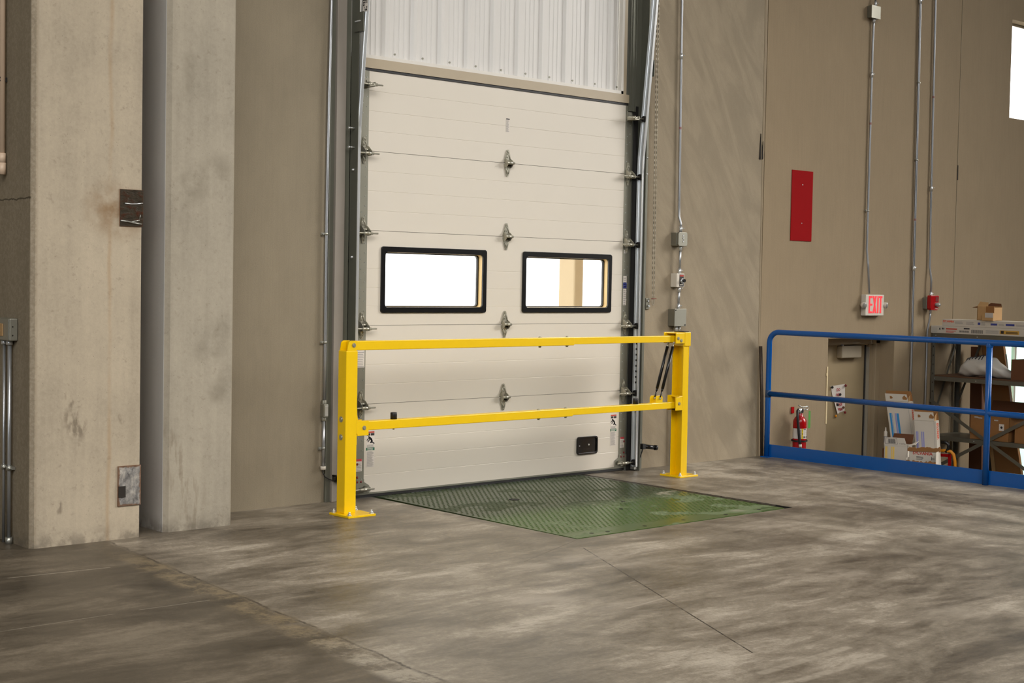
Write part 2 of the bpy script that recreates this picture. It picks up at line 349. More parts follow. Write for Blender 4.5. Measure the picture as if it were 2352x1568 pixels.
class MB:
    def __init__(s, M4=None):
        s.v = []; s.f = []; s.sm = []; s.mi = []; s.k = 0; s.X = M4
    def mat(s, i): s.k = i; return s
    def add(s, vs, fs, smooth=False):
        o = len(s.v)
        s.v += [(s.X @ Vector(p)) if s.X else Vector(p) for p in vs]
        for f in fs: s.f.append([i + o for i in f]); s.sm.append(smooth); s.mi.append(s.k)
        return s
    def box(s, x0, x1, y0, y1, z0, z1):
        vs = [(x, y, z) for z in (z0, z1) for y in (y0, y1) for x in (x0, x1)]
        return s.add(vs, [(0, 2, 3, 1), (4, 5, 7, 6), (0, 1, 5, 4), (2, 6, 7, 3), (0, 4, 6, 2), (1, 3, 7, 5)])
    def hexa(s, p):   # 8 points: bottom ring 4, top ring 4
        return s.add(p, [(3, 2, 1, 0), (4, 5, 6, 7), (0, 1, 5, 4), (1, 2, 6, 5), (2, 3, 7, 6), (3, 0, 4, 7)])
    def cyl(s, a, b, r, r2=None, n=16, caps=True):
        a = Vector(a); b = Vector(b); r2 = r if r2 is None else r2
        u, v, d = frame_of(b - a)
        ring = lambda c, q: [c + (u * math.cos(2 * PI * i / n) + v * math.sin(2 * PI * i / n)) * q for i in range(n)]
        vs = ring(a, r) + ring(b, r2)
        s.add(vs, [(i, i + n, (i + 1) % n + n, (i + 1) % n) for i in range(n)], True)
        if caps:
            s.add(ring(a, r), [tuple(range(n))]); s.add(ring(b, r2), [tuple(reversed(range(n)))])
        return s
    def tube(s, pts, r, n=12, caps=True):
        pts = [Vector(p) for p in pts]; vs = []; fs = []
        t0 = (pts[1] - pts[0]).normalized(); u, v, _ = frame_of(t0)
        for i, p in enumerate(pts):
            t = (pts[min(i + 1, len(pts) - 1)] - pts[max(i - 1, 0)]).normalized()
            u = (u - t * u.dot(t)).normalized(); v = t.cross(u)
            vs += [p + (u * math.cos(2 * PI * j / n) + v * math.sin(2 * PI * j / n)) * r for j in range(n)]
        for i in range(len(pts) - 1):
            for j in range(n):
                a = i * n + j; b = i * n + (j + 1) % n
                fs.append((a, b, b + n, a + n))
        s.add(vs, fs, True)
        if caps:
            s.add(vs[:n], [tuple(reversed(range(n)))]); s.add(vs[-n:], [tuple(range(n))])
        return s
    def prism(s, poly, axis, a, b):
        """poly in the two other axes (in xyz order), extruded along axis from a to b"""
        def P3(p, q):
            l = list(p); l.insert(axis, q); return tuple(l)
        n = len(poly)
        vs = [P3(p, a) for p in poly] + [P3(p, b) for p in poly]
        fs = [tuple(range(n)), tuple(reversed(range(n, 2 * n)))] + [(i, i + n, (i + 1) % n + n, (i + 1) % n) for i in range(n)]
        return s.add(vs, fs)
    def lathe(s, prof, base, axis=(0, 0, 1), n=24):
        base = Vector(base); u, v, d = frame_of(axis); vs = []; fs = []
        for r, h in prof:
            vs += [base + d * h + (u * math.cos(2 * PI * j / n) + v * math.sin(2 * PI * j / n)) * r for j in range(n)]
        for i in range(len(prof) - 1):
            for j in range(n):
                a = i * n + j; b = i * n + (j + 1) % n
                fs.append((a, a + n, b + n, b))
        s.add(vs, fs, True)
        return s
    def ball(s, c, r, sc=(1, 1, 1), n=12):
        c = Vector(c); vs = []; fs = []; m = n // 2
        for i in range(m + 1):
            a = PI * i / m
            for j in range(n):
                b = 2 * PI * j / n
                vs.append(c + Vector((math.sin(a) * math.cos(b) * sc[0], math.sin(a) * math.sin(b) * sc[1], math.cos(a) * sc[2])) * r)
        for i in range(m):
            for j in range(n):
                fs.append((i * n + j, (i + 1) * n + j, (i + 1) * n + (j + 1) % n, i * n + (j + 1) % n))
        return s.add(vs, fs, True)
    def text(s, body, x0, x1, z0, z1, y, th=.0008, bold=0.0):
        """letters facing -y, fitted into the rectangle"""
        vs, fs = glyphs(body, bold)
        w = x1 - x0; h = z1 - z0
        return s.add([(x0 + a * w, y - c * th, z0 + b * h) for a, b, c in vs], fs)
    def build(s, name, mats, parent=None, bevel=0.0, seg=2):
        off = ROOT.get(parent, Vector((0, 0, 0))) if parent is not None else Vector((0, 0, 0))
        me = bpy.data.meshes.new(name)
        me.from_pydata([tuple(p - off) for p in s.v], [], s.f)
        for m in (mats if isinstance(mats, (list, tuple)) else [mats]): me.materials.append(M[m] if isinstance(m, str) else m)
        me.polygons.foreach_set('use_smooth', s.sm); me.polygons.foreach_set('material_index', s.mi)
        bm = bmesh.new(); bm.from_mesh(me)
        bmesh.ops.remove_doubles(bm, verts=bm.verts, dist=1e-6)
        bmesh.ops.recalc_face_normals(bm, faces=bm.faces)
        bm.to_mesh(me); bm.free(); me.update()
        o = bpy.data.objects.new(name, me); COL.objects.link(o)
        if parent is not None: o.parent = parent; ROOT[o] = off
        else: ROOT[o] = Vector((0, 0, 0))
        if bevel:
            b = o.modifiers.new('bevel', 'BEVEL'); b.width = bevel; b.segments = seg; b.limit_method = 'ANGLE'; b.angle_limit = math.radians(40)
        return o

_GC = {}
def glyphs(body, bold):
    key = (body, bold)
    if key in _GC: return _GC[key]
    cu = bpy.data.curves.new('t', 'FONT'); cu.body = body; cu.size = 1; cu.extrude = .5; cu.offset = bold; cu.resolution_u = 3
    ob = bpy.data.objects.new('t', cu); COL.objects.link(ob)
    dg = bpy.context.evaluated_depsgraph_get(); dg.update()
    me = bpy.data.meshes.new_from_object(ob.evaluated_get(dg))
    vs = [v.co.copy() for v in me.vertices]; fs = [tuple(p.vertices) for p in me.polygons]
    bpy.data.objects.remove(ob); bpy.data.curves.remove(cu); bpy.data.meshes.remove(me)
    x0 = min(v.x for v in vs); x1 = max(v.x for v in vs); y0 = min(v.y for v in vs); y1 = max(v.y for v in vs)
    vs = [((v.x - x0) / (x1 - x0), (v.y - y0) / (y1 - y0), v.z + .5) for v in vs]
    _GC[key] = (vs, fs); return _GC[key]

def tag(o, label, cat, group=None, kind=None):
    o['label'] = label; o['category'] = cat
    if group: o['group'] = group
    if kind: o['kind'] = kind
    return o
def thing(name, label, cat, loc, group=None, kind=None):
    o = bpy.data.objects.new(name, None); COL.objects.link(o); o.location = loc; o.empty_display_size = .1
    ROOT[o] = Vector(loc)
    return tag(o, label, cat, group, kind)
def struct(o): o['kind'] = 'structure'; return o
def lines(mb, x0, x1, z0, z1, y, n, fill=.5, ragged=.25, th=.0006):
    h = (z1 - z0) / n
    for i in range(n):
        xr = x1 - (x1 - x0) * random.random() * ragged
        mb.box(x0, xr, y - th, y, z0 + h * i, z0 + h * i + h * fill)
    return mb

# ------------------------------------------------------------------ the setting
LOW = -1.15
TOP = 13.0
PX0, PX1, PY0, PY1 = .085, 1.965, -1.885, .14      # leveler pit
m = MB()
FX0, FX1, FY0, FY1 = -22, 4.13, -26, .3
for a, b, c, d in ((FX0, PX0 - .012, FY0, FY1), (PX1 + .05, FX1, FY0, FY1), (PX0 - .012, PX1 + .05, FY0, PY0 - .012), (PX0 - .012, PX1 + .05, PY1, FY1)):
    m.add([(a, c, 0), (b, c, 0), (b, d, 0), (a, d, 0)], [(0, 1, 2, 3)])
m.add([(FX1, FY0, LOW), (FX1, FY0, 0), (FX1, 0, 0), (FX1, 0, LOW)], [(0, 1, 2, 3)])
a, b, c, d = PX0 - .012, PX1 + .05, PY0 - .012, PY1
m.mat(1).add([(a, c, -.25), (b, c, -.25), (b, d, -.25), (a, d, -.25), (a, c, 0), (b, c, 0), (b, d, 0), (a, d, 0)], [(0, 1, 2, 3), (0, 1, 5, 4), (1, 2, 6, 5), (2, 3, 7, 6), (3, 0, 4, 7)])
struct(m.build('floor', ['floor', 'pit']))
struct(MB().add([(FX1 - .1, FY0, LOW), (22, FY0, LOW), (22, .3, LOW), (FX1 - .1, .3, LOW)], [(0, 1, 2, 3)]).build('floor_lower', 'lowfloor'))

struct(MB().box(-22, -.27, 0, .2, LOW, TOP).build('wall_left', 'wall_a'))
struct(MB().box(2.6, 4.03, 0, .2, LOW, TOP).build('wall_middle', 'wall_b'))
m = MB()
DX0, DX1, DZ1 = 4.985, 6.0, .965
WX0, WX1 = 7.905, 9.6
m.box(4.04, DX0, 0, .2, LOW, TOP); m.box(DX0, DX1, 0, .2, DZ1, TOP); m.box(DX1, WX0, 0, .2, LOW, TOP)
m.box(WX0, WX1, 0, .2, .93, 3.135); m.box(WX0, WX1, 0, .2, 4.11, TOP); m.box(WX1, 22, 0, .2, LOW, TOP)
struct(m.build('wall_right', 'wall_c'))
struct(MB().box(-22.2, -22, -26, .2, LOW, TOP).build('wall_west', 'dim'))
struct(MB().box(22, 22.2, -26, .2, LOW, TOP).build('wall_east', 'dim'))
struct(MB().box(-22.2, 22.2, -26.2, -26, LOW, TOP).build('wall_south', 'dim'))
struct(MB().box(-22.2, 22.2, -26.2, .2, TOP, TOP + .2).build('ceiling', 'ceil'))
# the two precast pilasters left of the door
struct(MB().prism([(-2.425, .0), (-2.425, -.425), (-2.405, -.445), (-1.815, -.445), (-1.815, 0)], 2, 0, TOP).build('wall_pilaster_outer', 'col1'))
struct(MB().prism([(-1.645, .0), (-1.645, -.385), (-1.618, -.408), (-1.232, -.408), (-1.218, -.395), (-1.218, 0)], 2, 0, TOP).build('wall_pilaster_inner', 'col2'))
# panel joints with sealant
m = MB()
m.hexa([(4.035, -.002, LOW), (4.055, -.002, LOW), (4.055, .01, LOW), (4.035, .01, LOW), (3.91, -.002, TOP), (3.93, -.002, TOP), (3.93, .01, TOP), (3.91, .01, TOP)])
struct(m.build('trim_1', 'seal'))
m = MB()
m.prism([(3.976, 2.66), (3.979, 2.66), (3.985, 2.45), (3.964, 2.45)], 1, -.006, .002); m.prism([(4.0, 2.55), (4.006, 2.6), (4.012, 2.46), (4.002, 2.45)], 1, -.006, .002)
struct(m.build('trim_2', 'dark'))
m = MB(); m.box(6.972, 6.984, -.003, .01, LOW, TOP)
struct(m.build('trim_3', 'seal'))
struct(MB().prism([(6.974, 2.6), (6.984, 2.6), (6.987, 2.46), (6.972, 2.46)], 1, -.006, 0).build('trim_4', 'dark'))
# line of leaking daylight, built as a cream strip at the exit doorway edge
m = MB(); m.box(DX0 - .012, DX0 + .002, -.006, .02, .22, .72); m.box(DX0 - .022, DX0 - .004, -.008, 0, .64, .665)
struct(m.build('light_leak_strip', 'cream'))
# white ribbed liner above the overhead door
m = MB()
LX0, LX1 = -.128, 2.31
m.add([(LX0, .03, 2.825), (LX1, .03, 2.825), (LX1, .03, TOP), (LX0, .03, TOP)], [(0, 1, 2, 3)])
ribs = [-.08 + .2303 * i for i in range(11)]
for x in ribs:
    m.prism([(x - .03, .031), (x - .013, .012), (x + .013, .012), (x + .03, .031)], 2, 2.825, TOP)
    for q in (.075, .115, .155):
        m.prism([(x + q - .009, .031), (x + q - .004, .026), (x + q + .004, .026), (x + q + .009, .031)], 2, 2.825, TOP)
lin_ = struct(m.build('wall_transom', 'liner'))
for x in ribs[1:]:
    for dx in (.075,):
        m = MB(); m.cyl((x + dx, .029, 2.872), (x + dx, .022, 2.872), .007, n=8); m.build('screw', 'galvdark', lin_)
m = MB(); m.box(LX0, 2.335, -.009, .03, 2.82, 2.842); m.box(2.312, 2.335, -.009, .03, 2.82, TOP)
struct(m.build('trim_6', 'liner_trim'))
m = MB(); m.box(-.128, 2.40, -.011, .03, 2.758, 2.82); m.box(2.335, 2.37, -.006, .03, 2.82, TOP)
struct(m.build('trim_7', 'header'))
# jambs
m = MB(); m.box(-.268, -.197, -.035, .2, 0, TOP)
struct(m.build('trim_8', 'jamb', bevel=.003))
m = MB(); m.box(-.305, -.268, -.014, .2, 0, TOP); m.box(-.197, -.145, -.006, .2, 0, TOP); m.box(-.17, -.05, .056, .2, 0, 2.9)
struct(m.build('trim_9', 'jambdark'))
m = MB(); m.box(2.395, 2.46, -.02, .2, 2.7, TOP); m.box(2.41, 2.425, -.026, .0, 2.7, TOP); m.box(2.445, 2.455, -.026, .0, 2.7, TOP)
m.box(2.46, 2.62, -.012, .2, 0, TOP)
struct(m.build('trim_10', 'jambdark'))

# ------------------------------------------------------------------ overhead door
door = thing('door_1', 'white sectional overhead dock door with two black framed windows', 'overhead door', (1.19, 0, 0), kind='structure')
W = 2.378
ZS = [.03, .607, 1.115, 1.725, 2.233, 2.743]
WINS = [(.117, 1.02), (1.357, 2.254)]
WZ0, WZ1 = 1.195, 1.626
def panel_strip(mb, x0, x1, z0, z1):
    mb.box(x0, x1, 0, .05, z0, z1)
for i in range(5):
    z0 = ZS[i] + .0013; z1 = ZS[i + 1] - .0013
    nr = 5 if i in (0, 2) else 4
    hs = [z0 + (z1 - z0) * k / nr for k in range(nr + 1)]
    m = MB()
    # profile with shallow grooves, extruded along x; split around the windows
    def prof(za, zb):
        pts = [(0.0, za)]
        for h in hs[1:-1]:
            if za + .004 < h < zb - .004: pts += [(0, h - .0022), (.0013, h), (0, h + .0022)]
        pts += [(0, zb), (.05, zb), (.05, za)]
        return pts
    if i != 2: spans = [(0, W, z0, z1)]
    else:
        wz0, wz1 = WZ0 + .02, WZ1 - .02
        spans = [(0, W, z0, wz0), (0, W, wz1, z1), (0, WINS[0][0] + .02, wz0, wz1), (WINS[0][1] - .02, WINS[1][0] + .02, wz0, wz1), (WINS[1][1] - .02, W, wz0, wz1)]
    for x0, x1, za, zb in spans: m.prism(prof(za, zb), 0, x0, x1)
    pan = m.build('door_panel', 'white', door)
    # end stiles
    for s in (-1, 1):
        m = MB(); xa, xb = (-.068, .004) if s < 0 else (W - .004, W + .068)
        m.box(xa, xb, -.0025, .052, z0, z1)
        for zz in [z0 + .03 + .062 * q for q in range(int((z1 - z0) / .062))]:
            m.mat(1).cyl(((xa + xb) / 2 + s * -.018, -.0025, zz), ((xa + xb) / 2 + s * -.018, -.005, zz), .0028, n=6)
            if int(zz * 100) % 2: m.cyl(((xa + xb) / 2 + s * .012, -.0025, zz + .02), ((xa + xb) / 2 + s * .012, -.005, zz + .02), .0028, n=6)
            m.mat(0)
        m.build('end_stile', ['galvdark', 'galvbright'], door)
# dark backing in the seams
m = MB()
for z in ZS[1:-1]: m.box(0, W, .004, .045, z - .0013, z + .0013)
m.build('seam_gasket', 'seam', door)
m = MB(); m.box(-.06, W + .03, -.005, .05, 2.742, 2.756); m.build('top_seal', 'black', door)
m = MB(); m.box(-.06, W + .06, -.004, .05, .021, .031); m.mat(1).box(-.06, W + .06, .0, .045, .003, .022)
m.build('bottom_seal', ['galvdark', 'black'], door)
for xa, xb in WINS:
    fr = None
    def rr(x0, x1, z0, z1, r, n=5):
        p = []
        for cx, cz, a0 in ((x1 - r, z1 - r, 0), (x0 + r, z1 - r, 90), (x0 + r, z0 + r, 180), (x1 - r, z0 + r, 270)):
            for k in range(n + 1):
                a = math.radians(a0 + 90 * k / n); p.append((cx + r * math.cos(a), cz + r * math.sin(a)))
        return p
    def ring(mb, o, i, y0, y1):
        n = len(o)
        vs = [(p[0], y0, p[1]) for p in o] + [(p[0], y0, p[1]) for p in i] + [(p[0], y1, p[1]) for p in o] + [(p[0], y1, p[1]) for p in i]
        fs = []
        for k in range(n):
            l = (k + 1) % n
            fs += [(k, l, n + l, n + k), (2 * n + k, 3 * n + k, 3 * n + l, 2 * n + l), (k, 2 * n + k, 2 * n + l, l), (n + k, n + l, 3 * n + l, 3 * n + k)]
        mb.add(vs, fs)
    m = MB(); ring(m, rr(xa, xb, WZ0, WZ1, .018), rr(xa + .033, xb - .033, WZ0 + .038, WZ1 - .036, .022), -.011, .004)
    fr = m.build('window_frame', 'blackgloss', door, bevel=.003)
    m = MB(); ring(m, rr(xa + .02, xb - .02, WZ0 + .025, WZ1 - .025, .02), rr(xa + .034, xb - .034, WZ0 + .039, WZ1 - .037, .022), .0041, .038)
    m.build('window_reveal', 'spacer', fr)
    m = MB(); ring(m, rr(xa + .005, xb - .005, WZ0 + .01, WZ1 - .01, .02), rr(xa + .043, xb - .043, WZ0 + .046, WZ1 - .044, .024), .0385, .056)
    m.build('outer_frame', 'blackgloss', fr)
    m = MB(); m.box(xa + .035, xb - .035, .046, .049, WZ0 + .04, WZ1 - .038)
    m.build('window_pane', 'glass', fr)

def leaf(mb, x, z, s, w, h, y0):
    """kite shaped hinge leaf, s=+1 above / -1 below"""
    out = [(-w, .006), (-w * .92, .022), (-.009, h * .97), (-.004, h), (.004, h), (.009, h * .97), (w * .92, .022), (w, .006)]
    mb.prism([(x + a, z + s * b) for a, b in out], 1, y0 - .004, y0)
    for e in (-1, 1):   # pressed ribs
        mb.tube([(x + e * w * .62, y0 - .005, z + s * .024), (x + e * .005, y0 - .006, z + s * h * .82)], .0022, 6)
    for q in (.42, .66, .88): mb.cyl((x, y0 - .003, z + s * h * q), (x, y0 - .0085, z + s * h * q), .0042, n=8)
def hinge(x, z, h=.093):
    y0 = -.003
    m = MB(); leaf(m, x, z, 1, .034, h, y0); leaf(m, x, z, -1, .034, h, y0)
    for e in (-1, 1):
        m.prism([(y0, z + .032), (y0 - .022, z + .022), (y0 - .04, z + .004), (y0 - .04, z - .006), (y0 - .02, z - .03), (y0, z - .034)], 0, x + e * .024 - .0015, x + e * .024 + .0015)
    o = m.build('hinge', 'hinge', door)
    m = MB(); m.cyl((x - .032, y0 - .032, z), (x + .036, y0 - .032, z), .010, n=12)
    m.build('hinge_pin', 'hinge', o)
    m = MB(); m.box(x - .02, x + .02, y0 - .016, y0 - .001, z - .022, z - .008); m.build('hinge_pocket', 'dark', o)
TY = -.048            # roller axis
TZL = 2.32            # the tracks lean inwards above this height
def ty(z): return TY - max(0, z - TZL) * .09
for z in ZS[1:-1]: hinge(1.197, z)
def end_hinge(s, z, kind):
    X = lambda d: (d if s < 0 else W - d)       # d measured from the door edge towards the middle
    y0 = -.0035; x = X(-.03); ax = -.02
    m = MB()
    if kind == 'mid':
        leaf(m, x, z, 1, .024, .085, y0); leaf(m, x, z, -1, .024, .085, y0)
        for e in (-1, 1):
            m.prism([(y0, z + .03), (y0 - .02, z + .024), (TY - .012, z - .008), (TY - .012, z - .032), (y0 - .02, z - .036), (y0, z - .03)], 0, x + e * .024 - .0015, x + e * .024 + .0015)
        m.cyl((x - .026, y0 - .02, z + .004), (x + .026, y0 - .02, z + .004), .008, n=10)
    elif kind == 'top':
        ax = 0
        m.box(x - .024, x + .024, y0 - .004, y0, z - .02, z + .05); m.box(x - .024, x + .024, ty(z) - .01, y0, z - .012, z - .006)
        m.box(x - .022, x - .018, ty(z) - .012, y0, z - .014, z + .014); m.box(x + .018, x + .022, ty(z) - .012, y0, z - .014, z + .014)
        for q in (-.012, .012): m.cyl((x + q, y0 - .004, z + .03), (x + q, y0 - .009, z + .03), .005, n=8)
    else:
        ax = 0
        m.prism([(X(-.066), z - .03), (X(.045), z - .03), (X(.045), z + .018), (X(.004), z + .042), (X(.004), z + .06), (X(-.066), z + .06)], 1, y0 - .004, y0)
        m.box(min(X(-.066), X(-.063)), max(X(-.066), X(-.063)), y0 - .014, y0, z - .03, z + .06)
        m.cyl((X(.012), TY, z), (X(.012), y0, z), .018, n=12)
    o = m.build({'mid': 'end_hinge', 'top': 'top_bracket', 'low': 'bottom_bracket'}[kind], 'hinge' if kind != 'low' else 'galvdark', door)
    zz = z + ax; y = ty(zz) if kind == 'top' else TY
    m = MB(); m.cyl((X(-.058), y, zz), (X(.012), y, zz), .0105, n=12); m.build('roller_sleeve', 'hinge', o)
    m = MB(); m.cyl((X(-.118), y, zz), (X(.056), y, zz), .0058, n=10); m.build('roller_shaft', 'hinge', o)
    m = MB(); m.cyl((X(-.108), y, zz), (X(-.126), y, zz), .0225, n=16); m.build('roller', 'black', o)
    if kind == 'low':
        for dz, dx in ((.105, -.05), (.075, -.05), (.075, -.02), (.19, -.05)):
            mm = MB(); mm.ball((X(dx), y0 - .003, z + dz - .03), .008, (1, .6, 1), 10); mm.build('red_bolt', 'redbolt', o)
for s in (-1, 1):
    for z in ZS[1:-1]: end_hinge(s, z, 'mid')
    end_hinge(s, 2.645, 'top'); end_hinge(s, .062, 'low')
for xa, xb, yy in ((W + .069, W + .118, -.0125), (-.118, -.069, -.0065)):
    m = MB(); m.box(xa, xb, yy - .003, yy, .0, 2.742); m.build('gap_shade', 'black', door)  # black strip added for the dark gap's shade between stile and track
# recessed lift handle
m = MB()
hx0, hx1, hz0, hz1 = 1.928, 2.142, .15, .282
def slab(mb, o, y0, y1): mb.prism(o, 1, y0, y1)
ring(m, rr(hx0, hx1, hz0, hz1, .022), rr(hx0 + .012, hx1 - .012, hz0 + .012, hz1 - .012, .016), -.012, 0)
slab(m, rr(hx0 + .011, hx1 - .011, hz0 + .011, hz1 - .011, .016), -.003, 0)
lh = m.build('lift_handle', 'blackgloss', door, bevel=.002)
m = MB(); m.cyl((hx0 + .125, -.003, hz0 + .07), (hx0 + .125, -.007, hz0 + .07), .007, n=10); m.cyl((hx0 + .03, -.003, hz0 + .065), (hx0 + .03, -.006, hz0 + .065), .004, n=8)
m.build('screw', 'galvbright', lh)
# warning stickers
def sticker(x0, x1, z0, z1):
    m = MB(); y = -.0004; w = x1 - x0; h = z1 - z0
    m.box(x0, x1, y - .0008, y, z0, z1)
    y -= .0009
    fx = lambda a: x0 + w * a; fz = lambda b: z1 - h * b
    def B(a, b, c, d, k): m.mat(k).box(fx(a), fx(b), y - .0006, y, fz(d), fz(c))
    B(.04, .96, 0, .04, 1); B(.06, .47, .05, .115, 2); B(.54, .96, .05, .115, 2)
    # tumbling figure
    def limb(pts, r):
        for (a, b), (c, d) in zip(pts, pts[1:]):
            p = Vector((fx(a), 0, fz(b))); q = Vector((fx(c), 0, fz(d))); t = (q - p).normalized(); n = Vector((-t.z, 0, t.x)) * r * w
            p -= t * r * w * .6; q += t * r * w * .6
            m.mat(2).prism([(v.x, v.z) for v in (p + n, q + n, q - n, p - n)], 1, y - .0006, y)
    cx, cz = fx(.3), fz(.15)
    m.prism([(cx + .09 * w * math.cos(k * PI / 5), cz + .09 * w * math.sin(k * PI / 5)) for k in range(10)], 1, y - .0006, y)
    limb([(.38, .17), (.6, .22), (.68, .27)], .1); limb([(.42, .18), (.22, .2), (.08, .24)], .05); limb([(.46, .2), (.34, .24), (.2, .285)], .05)
    limb([(.66, .27), (.5, .31), (.74, .3), (.94, .34)], .055)
    lines(m.mat(3), fx(.08), fx(.95), fz(.44), fz(.36), y, 4, .45)
    B(0, 1, .45, .53, 4)
    lines(m.mat(0), fx(.12), fx(.9), fz(.52), fz(.455), y - .0007, 2, .5, .3)
    lines(m.mat(3), fx(.1), fx(.92), fz(.98), fz(.545), y, 22, .45, .35)
    m.build('warning_sticker', ['paper', 'redink', 'ink', 'greyink', 'greenink'], door)
sticker(.022, .088, .196, .428); sticker(2.282, 2.346, .194, .428)
m = MB(); m.box(1.178, 1.213, -.001, -.0002, 2.447, 2.542); m.mat(1).box(1.18, 1.212, -.0016, -.001, 2.534, 2.541)
lines(m.mat(2), 1.181, 1.21, 2.45, 2.53, -.001, 14, .4, .4); m.build('rating_label', ['paper', 'ink', 'greyink'], door)
m = MB(); y = -.0028
m.box(-.064, -.004, y - .001, y, .845, .955); lines(m.mat(1), -.06, -.008, .85, .95, y - .001, 9, .3, .2); m.build('stile_label', ['paper', 'greyink'], door)
for x0 in (-.058, W + .008):
    m = MB(); m.box(x0, x0 + .045, y - .001, y, .175, .255); m.mat(1).box(x0, x0 + .045, y - .0016, y - .001, .24, .255); lines(m.mat(2), x0 + .003, x0 + .042, .18, .236, y - .001, 6, .4)
    m.build('stile_label', ['paper', 'tagred', 'greyink'], door)
m = MB(); m.box(W + .006, W + .042, y - .001, y, 1.42, 1.47); m.mat(1).box(W + .006, W + .042, y - .0016, y - .001, 1.375, 1.42)
m.mat(0).box(W + .008, W + .04, y - .001, y, 1.25, 1.375); lines(m.mat(2), W + .01, W + .038, 1.255, 1.465, y - .001, 14, .4, .3)
m.build('stile_label', ['paper', 'navy', 'greyink'], door)
m = MB(); m.box(W + .008, W + .036, y - .001, y, 1.64, 1.665); lines(m.mat(1), W + .01, W + .034, 1.645, 1.66, y - .001, 2, .4, .3); m.build('stile_label', ['paper', 'greyink'], door)

# ------------------------------------------------------------------ tracks
def track(s, label):
    X = lambda d: (d if s < 0 else W - d)
    t = thing('door_track', label, 'door track', (X(-.16), -.05, 0), 'galvanized tracks of the overhead door')
    prof = [(-.118, -.02), (-.112, -.078), (-.165, -.05)]
    m = MB()
    path = [.03, TZL - .25, TZL - .08, TZL + .05, TZL + .2, 4.4]
    outline = [(-.112, -.076), (-.131, -.076), (-.135, -.072), (-.135, -.024), (-.131, -.02), (-.112, -.02), (-.112, -.0225), (-.130, -.0225), (-.1325, -.026), (-.1325, -.044), (-.127, -.048), (-.1325, -.052), (-.1325, -.07), (-.130, -.0735), (-.115, -.0735), (-.112, -.070), (-.1095, -.071), (-.1105, -.0755)]
    n = len(outline); vs = []; fs = []
    for z in path:
        dy = ty(z) - TY if z > TZL else 0
        vs += [(X(a), b + dy, z) for a, b in outline]
    for i in range(len(path) - 1):
        for j in range(n):
            fs.append((i * n + j, i * n + (j + 1) % n, (i + 1) * n + (j + 1) % n, (i + 1) * n + j))
    fs += [tuple(range(n)), tuple(range((len(path) - 1) * n, len(path) * n))]
    m.add(vs, fs); m.build('track_channel', 'galvbright', t)
    # wall angle behind it
    m = MB()
    x0, x1 = sorted((X(-.142), X(-.139))); m.box(x0, x1, -.088, -.008 if s < 0 else -.013, 0, 4.6)
    m.build('wall_angle', 'jambdark', t)
    for z in (.45, 1.0, 1.55, 2.1):
        m = MB(); m.cyl((X(-.131), -.048, z), (X(-.155), -.048, z), .005, n=8); m.cyl((X(-.142), -.048, z), (X(-.149), -.048, z), .009, n=6)
        m.build('track_bolt', 'galvbright', t)
    for z in (2.36, 2.24):
        m = MB(); m.cyl((X(-.142), -.055, z), (X(-.175), -.055, z), .004, n=8); m.cyl((X(-.175), -.055, z), (X(-.19), -.055, z), .007, n=8); m.build('track_bolt', 'galvbright', t)
    # splice plate higher up
    z = 3.02; m = MB(); x0, x1 = sorted((X(-.150), X(-.146))); m.box(x0, x1, ty(z) - .03, -.045, z - .06, z + .06)
    sp = m.build('splice_plate', 'jambdark', t)
    m = MB()
    for k in range(5): m.cyl((X(-.150), -.06 - k * .012, z + .004), (X(-.156), -.06 - k * .012, z + .004), .005, n=8)
    m.build('splice_bolt', 'galvbright', sp)
    if s < 0:
        st = MB()
        xs = -.1365
        st.box(xs - .0006, xs, -.165, -.115, 3.08, 3.3); st.mat(1)
        for r in range(14):
            for k in range(5):
                if random.random() < .6: st.box(xs - .0012, xs - .0006, -.16 + k * .009, -.153 + k * .009, 3.085 + r * .015, 3.096 + r * .015)
        st.build('barcode_sticker', ['paper', 'ink'], t)
    if s > 0:   # perforated stretch of the web low down
        for k in range(9):
            z = .66 + k * .042
            for yy in (-.035, -.061): m = MB(); m.box(X(-.1325), X(-.1315), yy - .007, yy + .007, z, z + .014); m.build('slot', 'dark', t)
        m = MB(); m.box(X(-.13), X(-.10), -.07, -.03, .01, .03); m.build('foot_plate', 'galv', t)
track(-1, 'galvanized steel track along the left edge of the white overhead door')
track(1, 'galvanized steel track with black rollers along the right edge of the overhead door')

# black sensor barrel near the foot of the right track
t = thing('photo_sensor', 'black barrel shaped sensor on bracket at foot of right door track', 'sensor', (2.6, -.06, .165))
m = MB(); m.cyl((2.575, -.065, .18), (2.69, -.09, .165), .017, n=14); m.cyl((2.68, -.088, .166), (2.70, -.092, .164), .02, n=14); m.build('sensor_body', 'blackgloss', t)
m = MB(); m.box(2.553, 2.585, -.085, -.045, .16, .2); m.build('sensor_bracket', 'black', t)
m = MB(); m.tube([(2.58, -.06, .165), (2.575, -.058, .14), (2.565, -.05, .10), (2.562, -.03, .07)], .004, 8); m.build('sensor_cable', 'black', t)

